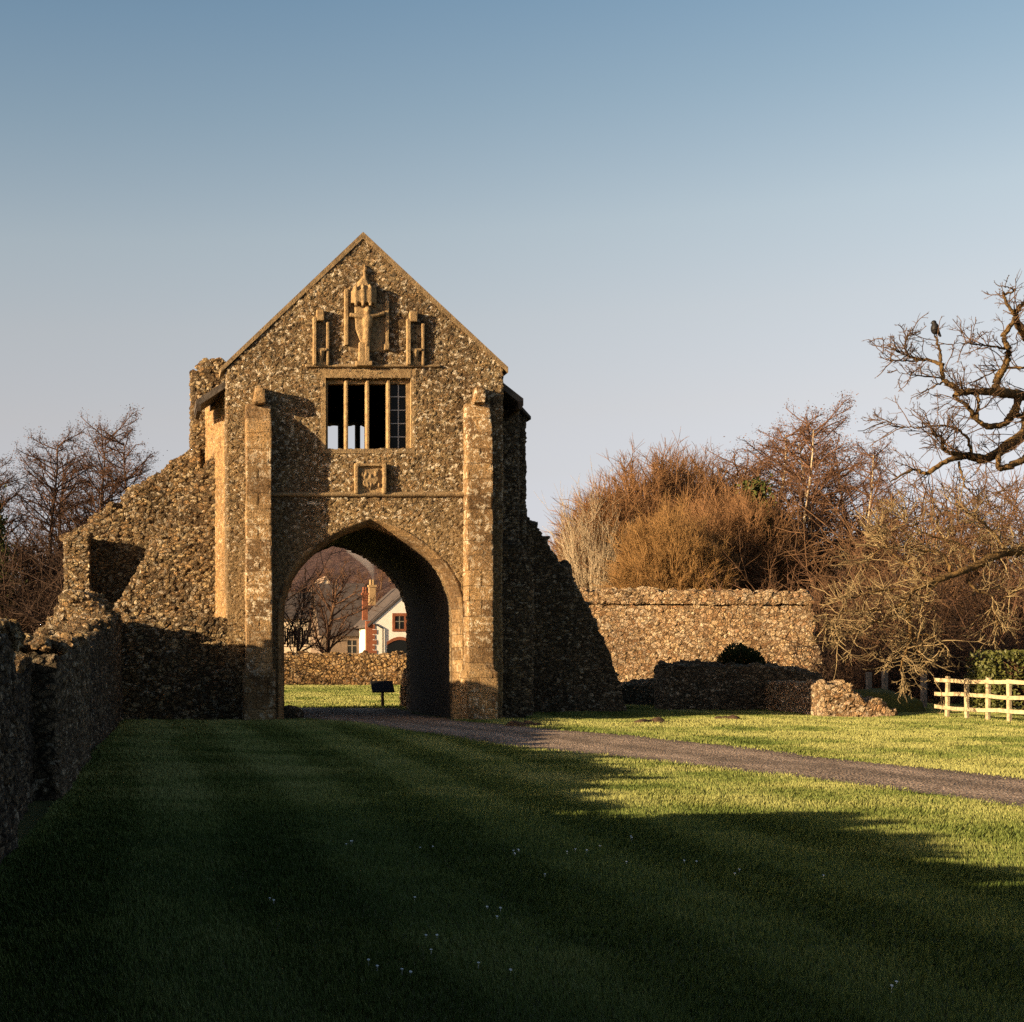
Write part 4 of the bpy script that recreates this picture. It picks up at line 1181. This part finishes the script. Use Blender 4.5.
# thickets
thick = [make_thicket(401), make_thicket(402, 6.5, 4.2, 38), make_thicket(403, 5.0, 4.0, 40)]
def thicket(i, px, Y, pytop, label, group, mat='bark_brown', wide=1.0, rz=0.0):
    me = thick[i]
    if me.materials and me.materials[0] != M[mat]:
        key = (i, mat)
        me = thick_m.get(key) or me.copy()
        if key not in thick_m:
            me.materials.clear(); me.materials.append(M[mat]); thick_m[key] = me
    s = wz(pytop, Y) / (6.0 if i < 2 else 4.6)
    return tree_thing('thicket_shrub', (wx(px, Y), Y, 0), label, 'shrub', [('branches', me, M[mat])], rz, (wide * s, wide * s, s), group)
thick_m = {}
LAB_R = 'tangled bare brown shrub in the thicket behind the rail fence and oak'
LAB_L = 'dark bare shrub in the undergrowth behind the left boundary wall'
k = 0
for (px, Y, pt, mat) in [(850, 58, 500, 'bark_brown'), (900, 60, 478, 'bark_brown'), (950, 62, 470, 'bark_brown'), (1000, 60, 485, 'bark_brown'), (1050, 60, 470, 'bark_brown'),
                         (830, 54, 560, 'bark_red'), (870, 52, 560, 'bark_brown'), (915, 53, 560, 'bark_dark_shade'), (960, 54, 555, 'bark_red'), (1005, 52, 560, 'bark_dark_shade'), (1050, 52, 560, 'bark_brown'),
                         (840, 49, 625, 'bark_dark_shade'), (880, 48, 640, 'bark_dark_shade'), (925, 47, 630, 'bark_dark_shade'), (965, 47, 625, 'bark_dark_shade'), (1010, 48, 620, 'bark_dark_shade'),  # dark bark paints the shade at the foot of the thicket
                         (800, 70, 500, 'bark_red'), (870, 75, 480, 'bark_brown'), (940, 78, 470, 'bark_red'), (1010, 76, 480, 'bark_brown')]:
    thicket(k % 3, px, Y, pt, LAB_R, 'shrubs in the thicket right of the walls', mat, 1.0, k * 1.7); k += 1
for (px, Y, pt) in [(-30, 78, 525), (5, 76, 540), (40, 77, 530), (80, 76, 530), (120, 78, 515), (160, 79, 510), (-60, 82, 510), (20, 83, 505), (70, 84, 495), (25, 75, 580), (-10, 75.5, 580), (70, 75.5, 575), (110, 75, 570)]:
    thicket(k % 3, px, Y, pt, LAB_L, 'shrubs behind the left boundary wall', 'bark_dark_shade', 1.2, k * 2.1); k += 1

# bare tree in front of the houses
ts = Tree(501)
pts, dirs = ts.branch((0, 0, -0.2), (0.02, 0, 1), 5.6, 0.16, 0.03, 9, 0.06, 0.02, 6)
trunk5 = ts.mesh('trunk'); ts.b = {}
ts.spawn(pts, dirs, [dict(k=22, t0=0.18, ang=50, len=0.55, rad=0.45, n=6, w=0.10, up=0.06, sides=4, taper=0.45, rmin=0.03),
                     dict(k=(7, 9), t0=0.2, ang=40, len=0.5, rad=0.5, n=4, w=0.14, up=0.02, rmin=0.016),
                     dict(k=(5, 7), t0=0.15, ang=40, len=0.5, rad=0.5, n=4, w=0.15, up=0.02, rmin=0.011)], 0, 5.6, 0.16)
sm = tree_thing('bare_tree', (wx(325, 75), 75, 0), 'spreading bare tree in front of the houses seen through the archway', 'tree', [('trunk', trunk5, M['bark_brown']), ('crown', ts.mesh('crown'), M['bark_red'])], 0.4, (0.95, 0.95, 1.0))
copy_thing(sm, (wx(296, 84), 84, 0), 2.0, (0.8, 0.8, 1.0), 'second bare tree left of the spreading one in the archway view')
# trees dotted over the far hillside
rr = random.Random(77)
gl = 'distant bare tree on the hillside beyond the houses'
for i in range(130):
    px_, Y = rr.uniform(270, 430), rr.uniform(200, 330)
    x = wx(px_, Y); z = float(hill_z(np.array([[x]]), np.array([[Y]]))[0, 0])
    if z < -0.5: z = 0
    s = rr.uniform(0.8, 1.4)
    copy_thing(sm, (x, Y, z), rr.uniform(0, 6), (s, s, s), gl, 'trees on the far hillside')

# ------------------------------------------------------------------ old oak, its trunk just outside the right edge
oak = empty('oak_tree', (23.6, 37.0, 0), 'gnarled old bare oak reaching in from the right with twisting lichened limbs', 'tree')
OT = Tree(601); OY = 36.0
def opt(zx, zy, dy=0.0, org=(870, 270), sc=4.44):
    return at(org[0] + zx / sc, org[1] + zy / sc, OY + dy)
def limb(pts, r0, r1, sides=9, sub_n=7):
    C = catmull([tuple(p) for p in pts], sub_n)
    n = len(C)
    C = C + np.array([[OT.r.gauss(0, 0.01), OT.r.gauss(0, 0.02), OT.r.gauss(0, 0.01)] for _ in range(n)])
    ph = OT.r.uniform(0, 9)
    rad = [0.8 * (r0 + (r1 * (1.0 if sides == 12 else 0.6) - r0) * i / (n - 1)) * (1 + 0.10 * math.sin(i * 0.55 + ph) + 0.05 * math.sin(i * 1.3 + ph * 2) + OT.r.uniform(-0.03, 0.03)) for i in range(n)]
    P = [tuple(c) for c in C]
    OT.poly(P, rad, sides)
    D_ = [Vector(P[min(i + 1, n - 1)]) - Vector(P[max(i - 1, 0)]) for i in range(n)]
    return P, [d.normalized() for d in D_]
limbs = []
limbs.append((limb([(23.6, 37, -0.2), (23.55, 36.95, 1.5), (23.7, 36.9, 3.2), (23.9, 36.8, 5.2), (23.9, 36.7, 7.2)], 0.75, 0.42, 12), 0))
for ex in ([(23.9, 36.7, 7.1), (24.2, 37.0, 8.6), (24.0, 37.4, 10.2), (24.4, 37.6, 12.0)], [(23.9, 36.8, 6.9), (25.2, 36.2, 8.2), (26.6, 36.4, 9.2), (28.2, 36.0, 10.6)],
           [(23.9, 36.8, 5.6), (25.6, 37.8, 6.8), (27.4, 38.2, 7.2), (29.4, 38.8, 8.2)], [(23.8, 36.8, 4.6), (25.4, 35.6, 5.2), (27.2, 35.0, 5.0), (29.0, 34.6, 5.8)]):
    limbs.append((limb(ex, 0.36, 0.06), 40))
j6 = lambda x, y, dy=0: opt(x, y, dy, (820, 500), 4.26)
# horizontal limb, then its broken stump where the bird sits
limbs.append((limb([Vector((23.8, 36.8, 4.9)), opt(800, 590, 0.5), opt(684, 560, 0.2), opt(600, 545), opt(500, 540, -0.2), opt(400, 545, -0.3), opt(375, 560, -0.3)], 0.22, 0.11), 22))
limbs.append((limb([opt(400, 545, -0.3), opt(370, 515, -0.3), opt(330, 490, -0.2), opt(318, 430), opt(310, 370, 0.1), opt(291, 292, 0.1)], 0.10, 0.045), 14))
limbs.append((limb([opt(325, 425), opt(260, 400, 0.2), opt(200, 395, 0.3), opt(165, 372, 0.4), opt(160, 320, 0.4), opt(184, 256, 0.4)], 0.06, 0.018), 34))
limbs.append((limb([opt(240, 402, 0.2), opt(150, 375, 0.1), opt(95, 345), opt(48, 298, -0.1)], 0.03, 0.006, 5), 16))
limbs.append((limb([opt(210, 406, 0.2), opt(130, 402, 0.1), opt(85, 400), opt(48, 372, -0.1)], 0.03, 0.006, 5), 16))
limbs.append((limb([opt(320, 480, -0.2), opt(220, 470, -0.3), opt(150, 462, -0.4), opt(90, 425, -0.5)], 0.03, 0.006, 5), 18))
limbs.append((limb([opt(320, 500, -0.2), opt(280, 520, -0.3), opt(242, 566, -0.3)], 0.03, 0.01, 5), 8))
# upright limb
limbs.append((limb([opt(556, 548, -0.1), opt(560, 510, 0.0), opt(572, 470), opt(602, 420, 0.1), opt(614, 350, 0.1), opt(592, 292, 0.1), opt(632, 235, 0.1), opt(640, 190, 0.1), opt(605, 140, 0.1), opt(592, 95, 0.1)], 0.13, 0.06), 26))
limbs.append((limb([opt(600, 110, 0.1), opt(640, 92, 0.1), opt(618, 76, 0.0), opt(575, 70, 0.0), opt(543, 48, 0.0)], 0.035, 0.012, 5), 2))
limbs.append((limb([opt(800, 420, 0.4), opt(700, 300, 0.3), opt(650, 220, 0.2), opt(660, 170, 0.2), opt(700, 140, 0.2)], 0.16, 0.07), 24))
limbs.append((limb([opt(612, 352, 0.1), opt(585, 347, 0.1), opt(500, 332, -0.2), opt(420, 325, -0.3), opt(350, 328, -0.4)], 0.045, 0.01, 6), 26))
limbs.append((limb([opt(700, 430, 0.3), opt(620, 435, 0.5), opt(540, 455, 0.6), opt(440, 515, 0.5)], 0.05, 0.014, 6), 20))
# looping limb
limbs.append((limb([opt(665, 560, 0.2), opt(640, 625, 0.1), opt(595, 680), opt(520, 692, -0.1), opt(470, 662, -0.2), opt(430, 600, -0.3), opt(375, 565, -0.3)], 0.13, 0.06), 26))
limbs.append((limb([opt(470, 660, -0.2), opt(482, 600, -0.3), opt(480, 540, -0.3)], 0.06, 0.04), 10))
limbs.append((limb([Vector((23.9, 36.6, 4.2)), opt(760, 640, 0.3), opt(684, 650, 0.1), opt(640, 640)], 0.18, 0.11), 6))
# lower limb
limbs.append((limb([Vector((23.6, 36.7, 3.2)), opt(760, 690, 0.2), opt(684, 730), opt(600, 790, -0.2), opt(510, 838, -0.3), opt(440, 825, -0.4), opt(395, 830, -0.4), opt(330, 852, -0.5), opt(250, 902, -0.6), opt(190, 888, -0.6), opt(90, 940, -0.7)], 0.22, 0.035), 56))
limbs.append((limb([opt(400, 825, -0.4), opt(330, 800, -0.6), opt(318, 745, -0.7), opt(255, 722, -0.8)], 0.07, 0.03), 36))
limbs.append((limb([opt(450, 815, -0.4), opt(420, 730, -0.5), opt(330, 690, -0.6), opt(200, 700, -0.6), opt(100, 690, -0.6), opt(8, 652, -0.6)], 0.045, 0.007, 6), 34))
limbs.append((limb([Vector((23.6, 36.5, 2.8)), opt(760, 820, -0.3), opt(684, 842, -0.5), opt(585, 882, -0.6), opt(568, 840, -0.6), opt(592, 800, -0.4)], 0.14, 0.09), 12))
limbs.append((limb([opt(390, 850, -0.4), opt(412, 930, -0.5), opt(430, 972, -0.5), opt(520, 978, -0.6), opt(575, 1025, -0.7)], 0.035, 0.012, 6), 20))
# big low drooping limb
LOW_START = len(limbs)
limbs.append((limb([Vector((23.5, 36.6, 2.6)), j6(980, 190, -0.2), j6(869, 212, -0.5), j6(760, 232, -0.8), j6(640, 292, -1.0), j6(500, 342, -1.2), j6(395, 388, -1.3), j6(350, 445, -1.3), j6(240, 470, -1.4)], 0.19, 0.06), 60))
limbs.append((limb([j6(375, 440, -1.3), j6(385, 540, -1.4), j6(380, 600, -1.4), j6(362, 660, -1.5), j6(338, 728, -1.5)], 0.075, 0.025), 40))
limbs.append((limb([j6(500, 345, -1.2), j6(440, 430, -1.4), j6(395, 505, -1.5)], 0.04, 0.02, 6), 16))
limbs.append((limb([j6(385, 595, -1.4), j6(450, 572, -1.5), j6(510, 610, -1.5), j6(550, 700, -1.5)], 0.03, 0.009, 5), 16))
limbs.append((limb([j6(400, 600, -1.4), j6(430, 660, -1.6), j6(465, 735, -1.6)], 0.03, 0.009, 5), 14))
limbs.append((limb([j6(630, 340, -1.0), j6(660, 380, -1.1), j6(735, 412, -1.2), j6(748, 500, -1.2), j6(772, 575, -1.2)], 0.05, 0.016, 6), 24))
limbs.append((limb([Vector((23.5, 36.3, 2.2)), j6(940, 350, -0.8), j6(869, 372, -1.0), j6(780, 418, -1.1)], 0.09, 0.04, 6), 18))
limbs.append((limb([j6(340, 480, -1.3), j6(250, 510, -1.4), j6(150, 560, -1.5), j6(55, 612, -1.6)], 0.04, 0.008, 5), 26))
limbs.append((limb([j6(250, 470, -1.4), j6(180, 470, -1.4), j6(90, 480, -1.4), j6(0, 560, -1.4)], 0.04, 0.008, 5), 26))
limbs.append((limb([j6(330, 380, -1.3), j6(230, 390, -1.3), j6(130, 420, -1.3), j6(40, 410, -1.3)], 0.04, 0.008, 5), 26))
limbs.append((limb([j6(480, 340, -1.2), j6(390, 290, -1.1), j6(280, 195, -1.0), j6(240, 90, -1.0)], 0.05, 0.012, 6), 30))
limbs.append((limb([j6(560, 310, -1.1), j6(520, 230, -1.0), j6(420, 215, -0.9), j6(270, 200, -0.9), j6(190, 290, -0.8)], 0.05, 0.01, 6), 30))
limbs.append((limb([j6(680, 270, -0.9), j6(600, 190, -0.9), j6(460, 150, -0.8), j6(330, 70, -0.8)], 0.05, 0.01, 6), 30))
limbs.append((limb([j6(800, 225, -0.7), j6(730, 130, -0.6), j6(640, 60, -0.5), j6(560, 10, -0.5)], 0.05, 0.012, 6), 30))
oak_l = OT.mesh('limbs'); OT.b = {}
twig_meshes = []
for li, ((pts, dirs), nt) in enumerate(limbs):
    if li == LOW_START: twig_meshes.append(OT.mesh('twigs')); OT.b = {}
    low = li >= LOW_START
    nt = int(nt * (0.95 if low else 0.75))
    if nt == 0: continue
    L = sum((Vector(a) - Vector(b)).length for a, b in zip(pts[:-1], pts[1:]))
    for _ in range(nt):
        t_ = OT.r.uniform(0.15, 0.97); f = t_ * (len(pts) - 1); j = min(int(f), len(pts) - 2); f -= j
        p = Vector(pts[j]).lerp(Vector(pts[j + 1]), f); d = dirs[j]
        a = R(OT.r.gauss(60, 20)); side = d.cross(Vector((OT.r.gauss(0, 1), OT.r.gauss(0, 1), OT.r.gauss(0, 1)))).normalized()
        if side.z < 0 and OT.r.random() < 0.4: side.z *= -1
        nd = d * math.cos(a) + side * math.sin(a)
        l = OT.r.uniform(0.35, 1.0) * (0.62 if li in (7, 8, 9, 10, 12, 13) else 1.0); r0 = OT.r.uniform(0.008, 0.014) if low else OT.r.uniform(0.009, 0.017)
        q, dd = OT.branch(p, nd, l, r0, 0.008, 6, 0.2, 0.03, 4)
        OT.spawn(q, dd, [dict(k=(3, 6), t0=0.25, ang=42, dang=15, len=0.5, rad=0.6, n=4, w=0.2, up=0.03, rmin=0.008),
                         dict(k=(1, 3), t0=0.3, ang=40, dang=15, len=0.5, rad=0.6, n=3, w=0.15, up=0.03, rmin=0.006)], 0, l, r0)
twig_meshes.append(OT.mesh('twigs'))
link('limbs', oak_l, M['bark_oak'], oak); link('twigs', twig_meshes[0], M['bark_twig'], oak); link('twigs', twig_meshes[1], M['bark_lichen_lit'], oak)

# the bird on the broken stump
bp = opt(290, 290, 0.1)
bm = bmesh.new()
random.seed(3)
blob(bm, (bp.x - 0.01, bp.y, bp.z + 0.14), (0.075, 0.085, 0.12), 3, 0.0)
blob(bm, (bp.x - 0.03, bp.y, bp.z + 0.26), (0.05, 0.048, 0.05), 3, 0.0)
bar(bm, (bp.x + 0.03, bp.y, bp.z + 0.12), (bp.x + 0.11, bp.y, bp.z - 0.03), 0.045, 0.02, 8)
bar(bm, (bp.x - 0.06, bp.y, bp.z + 0.255), (bp.x - 0.115, bp.y, bp.z + 0.245), 0.018, 0.004, 8)
for dx in (-0.02, 0.02): bar(bm, (bp.x + dx, bp.y, bp.z - 0.02), (bp.x + dx, bp.y, bp.z + 0.08), 0.012, 0.014, 6)
bmesh.ops.transform(bm, matrix=Matrix.Translation(bp) @ Matrix.Scale(1.2, 4) @ Matrix.Translation(-bp), verts=bm.verts)
bd = link('bird', remesh(bm, 'bird', 0.012, 0.0), M['feather'])
tag(bd, 'black bird perched upright on the broken oak stump against the sky', 'bird')

# ------------------------------------------------------------------ fence, hedge, bush
FA, FB = at(933, 722, 36.5), at(1024, 724, 33.5)
fa = Vector((FA.x, 36.3, 0)); fdir = Vector((wx(1024, 32.9) - FA.x, 32.9 - 36.3, 0)); flen = fdir.length; fdir.normalize()
fn = empty('rail_fence', fa, 'cream painted three rail timber fence at the right edge of the lawn', 'fence')
def fpart(name, bm): return link(name, bmdone(bm, name), M['fence'], fn)
side = Vector((-fdir.y, fdir.x, 0)) * -1
step = flen / 4.15
for i in range(8):
    p = fa + fdir * (0.42 + i * step)
    bm = bmesh.new(); box(bm, -0.05, 0.05, -0.04, 0.04, -0.2, 1.02)
    bmesh.ops.bevel(bm, geom=bm.edges[:], offset=0.012, segments=1, affect='EDGES')
    bmesh.ops.transform(bm, matrix=Matrix.Translation(p + Vector((0, 0, random.uniform(-0.03, 0.03)))) @ Matrix.Rotation(random.uniform(-0.025, 0.025), 4, 'Y') @ fdir.to_track_quat('X', 'Z').to_matrix().to_4x4(), verts=bm.verts)
    fpart('post', bm)
for z in (0.27, 0.60, 0.93):
    p0, p1 = fa, fa + fdir * (flen * 1.9)
    bm = bmesh.new(); L = (p1 - p0).length
    box(bm, 0, L, -0.075, -0.042, z - 0.045, z + 0.045)
    bmesh.ops.subdivide_edges(bm, edges=[e for e in bm.edges if e.calc_length() > 2], cuts=14)
    for v in bm.verts: v.co.z += 0.014 * math.sin(v.co.x * 1.9 + z * 9) + 0.008 * math.sin(v.co.x * 5.3 + z * 4)
    bmesh.ops.transform(bm, matrix=Matrix.Translation(p0) @ fdir.to_track_quat('X', 'Z').to_matrix().to_4x4(), verts=bm.verts)
    fpart('rail', bm)

def shrub(name, label, cat, mat, c, r, n, leaf, seed, boxy=False):
    e = empty(name, (c[0], c[1], 0), label, cat)
    q = np.random.default_rng(seed)
    if boxy:
        P = q.uniform(-1, 1, (n, 3)); k_ = np.argmax(np.abs(P), 1); P[np.arange(n), k_] = np.sign(P[np.arange(n), k_]) * q.uniform(0.82, 1.03, n)
    else:
        P = q.normal(size=(n, 3)); P /= np.linalg.norm(P, axis=1, keepdims=True); P *= q.uniform(0.78, 1.04, (n, 1))
    W = P * np.array(r)
    W = W * (1 + 0.16 * (vnoise(P * 2.0 + seed, 1.3) - 0.5)[:, None])
    me = leaf_mesh('foliage', W, leaf, seed)
    o = bpy.data.objects.new('foliage', me); me.materials.append(M[mat]); col.objects.link(o); o.parent = e; o.location = (0, 0, c[2])
    t = Tree(seed)
    for _ in range(40):
        d = Vector((t.r.gauss(0, 0.5), t.r.gauss(0, 0.5), 1))
        qd, dd = t.branch((t.r.uniform(-0.4, 0.4) * r[0], t.r.uniform(-0.4, 0.4) * r[1], 0), d, (c[2] + r[2]) * 0.8, 0.03, 0.01, 5, 0.1, 0.02, 4)
        t.spawn(qd, dd, [dict(k=8, t0=0.2, ang=50, len=0.5, rad=0.5, n=4, w=0.15, rmin=0.008)], 0, c[2] + r[2], 0.03)
    me = t.mesh('stems'); o = bpy.data.objects.new('stems', me); me.materials.append(M['bark_brown']); col.objects.link(o); o.parent = e
    return e
shrub('dome_bush', 'dark clipped dome shaped bush behind the shaded low wall', 'bush', 'bush', (wx(741, 42.5), 42.5, 0.8), (0.78, 0.7, 1.0), 9000, 0.05, 5)
shrub('laurel_hedge', 'leafy evergreen hedge behind the cream rail fence', 'hedge', 'hedge', (23.75, 38.6, 0.75), (2.0, 0.9, 0.9), 16000, 0.05, 6, True)
# grey posts of an old fence among the brambles
for i, (px, lab) in enumerate([(869, 'grey weathered fence post farthest left, close to the crumbling wall end'), (885, 'grey weathered fence post, middle one of the old row'), (924, 'grey weathered fence post just left of the cream rail fence')]):
    bm = bmesh.new(); x = wx(px, 42); box(bm, x - 0.07, x + 0.07, 41.95, 42.08, -0.2, [1.05, 1.1, 1.0][i])
    bmesh.ops.bevel(bm, geom=bm.edges[:], offset=0.02, segments=1, affect='EDGES')
    tag(link('old_fence_post', bmdone(bm, 'old_fence_post'), M['post']), lab, 'post', 'posts of the old fence')
# molehills
for px, py, lab in [(522, 727, 'dark molehill on the grass right of the archway'), (652, 724, 'reddish soil molehill on the grass before the shaded low wall'), (729, 722, 'small molehill farthest right on the sunlit grass strip')]:
    Y = EYE * F / (py - PY0); x = wx(px, Y)
    bm = bmesh.new()
    for _ in range(7): blob(bm, (x + random.gauss(0, 0.16), Y + random.gauss(0, 0.1), 0.02), (0.16, 0.14, random.uniform(0.07, 0.14)), 2, 0.12)
    tag(link('molehill', remesh(bm, 'molehill', 0.03, 0.02, 0.02), M['soil']), lab, 'molehill')

# ------------------------------------------------------------------ lawn blades and daisies
def track_x(y, arr):
    o = np.argsort(arr[:, 1]); return np.interp(y, arr[o, 1], arr[o, 0])
def grass():
    q = np.random.default_rng(99)
    n = 900000
    y0, y1, pw = 5.2, 39.0, -0.55                   # pdf over Y ~ Y**pw (area grows with Y, blades get larger)
    u = q.random(n); a = pw + 1
    Y = (y0 ** a + u * (y1 ** a - y0 ** a)) ** (1 / a)
    X = -1.2 + q.random(n) * (0.61 * Y + 2.4)
    n2 = 120000                                     # the grass beyond the archway
    Y2 = q.uniform(41.9, 71.0, n2); X2 = q.uniform(2.0, 14.5, n2)
    Y3 = q.uniform(36.0, 48.0, 60000); X3 = q.uniform(11.0, 24.0, 60000)
    Y4 = q.uniform(3.0, 42.0, 260000); X4 = 0.6 * Y4 + q.uniform(0.0, 1.0, 260000) ** 1.5 * 16 + 0.5   # the lawn carries on to the right
    Y = np.concatenate([Y, Y2, Y3, Y4]); X = np.concatenate([X, X2, X3, X4]); n = len(X)
    keep = (X < track_x(Y, TRACK_L) + 0.15 * q.normal(size=n)) | (X > track_x(Y, TRACK_R) + 0.15 * q.normal(size=n)) | (Y > 42.7)
    keep &= X > -1.14 + 0.023 * (Y - 10.8)
    keep &= ~((Y > 34.4) & (Y < 42.2) & (X < 9.2))
    X, Y = X[keep], Y[keep]; n = len(X)
    Z = ground_z(X, Y) - 0.004
    P = np.stack([X, Y, 0 * X], -1)
    big = vnoise(P, 0.5); med = vnoise(P, 2.2); fin = vnoise(P, 7.0)
    h = (0.026 + 0.03 * med * fin + 0.012 * q.random(n)) * (Y / 10) ** 0.35
    w = 0.0030 * (Y / 6) ** 0.95 * q.uniform(0.7, 1.4, n)
    st_ph = (X + 0.012 * Y + 0.35 * (vnoise(P, 0.35) - 0.5)) * math.pi / 0.8
    stripe = np.tanh(np.sin(st_ph) * 2.5) * (0.3 + 0.9 * vnoise(P + 31.0, 0.3))
    az = q.uniform(0, 2 * np.pi, n)
    lean = q.uniform(0.1, 0.8, n)
    dx = np.cos(az) * lean * h; dy = (np.sin(az) * lean + stripe * 0.32) * h
    pa = az + np.pi / 2 + q.normal(0, 0.4, n)
    bx, by = np.cos(pa) * w, np.sin(pa) * w
    V = np.empty((n, 3, 3))
    V[:, 0] = np.stack([X - bx, Y - by, Z], -1); V[:, 1] = np.stack([X + bx, Y + by, Z], -1)
    V[:, 2] = np.stack([X + dx, Y + dy, Z + h], -1)
    me = np_mesh('grass', V.reshape(-1, 3), np.arange(n * 3), 3)
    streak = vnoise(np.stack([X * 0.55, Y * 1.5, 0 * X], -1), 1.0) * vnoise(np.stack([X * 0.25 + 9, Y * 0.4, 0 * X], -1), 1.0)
    far_light = np.clip((Y - 9.0) / 11.0, 0, 1)  # light put into the blade colour: far lawn lifted, foreground left dark
    tint = np.clip(0.22 + 0.46 * far_light + (big - 0.5) * 0.5 + (med - 0.5) * 0.4 + (streak - 0.22) * 1.5 * far_light + stripe * 0.13 + q.normal(0, 0.16, n), 0, 1)
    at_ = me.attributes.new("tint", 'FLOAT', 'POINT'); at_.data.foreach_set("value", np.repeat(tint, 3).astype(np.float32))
    return me
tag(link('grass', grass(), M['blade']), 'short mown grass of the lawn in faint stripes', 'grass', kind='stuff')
def daisies():
    q = np.random.default_rng(4); bm = bmesh.new(); random.seed(12)
    spots = [(345, 845), (352, 846), (357, 845), (430, 852), (510, 858), (517, 860), (519, 856), (418, 900), (432, 942), (430, 953), (485, 912), (500, 920), (503, 972), (366, 970), (400, 978), (560, 858), (600, 850), (630, 840), (345, 848), (580, 856), (545, 880), (735, 880), (745, 876), (620, 868), (690, 866), (810, 880), (270, 905), (365, 975), (470, 968), (905, 985)]
    for px, py in spots:
        for _ in range(random.choice((1, 1, 2))):
            Y = EYE * F / (py - PY0) + random.gauss(0, 0.05); x = wx(px, Y) + random.gauss(0, 0.04)
            z = float(ground_z(np.array([x]), np.array([Y]))[0]) + 0.035
            bmesh.ops.create_cone(bm, cap_ends=True, segments=8, radius1=0.004, radius2=0.008, depth=0.005, matrix=Matrix.Translation((x, Y, z)) @ Matrix.Rotation(random.uniform(0.2, 0.7), 4, 'X'))
            bar(bm, (x, Y, z - 0.04), (x, Y, z), 0.0015, 0.0015, 4)
    return bmdone(bm, 'daisies')
tag(link('daisies', daisies(), M['daisy']), 'scattered small white daisies in the shaded lawn', 'flowers', kind='stuff')
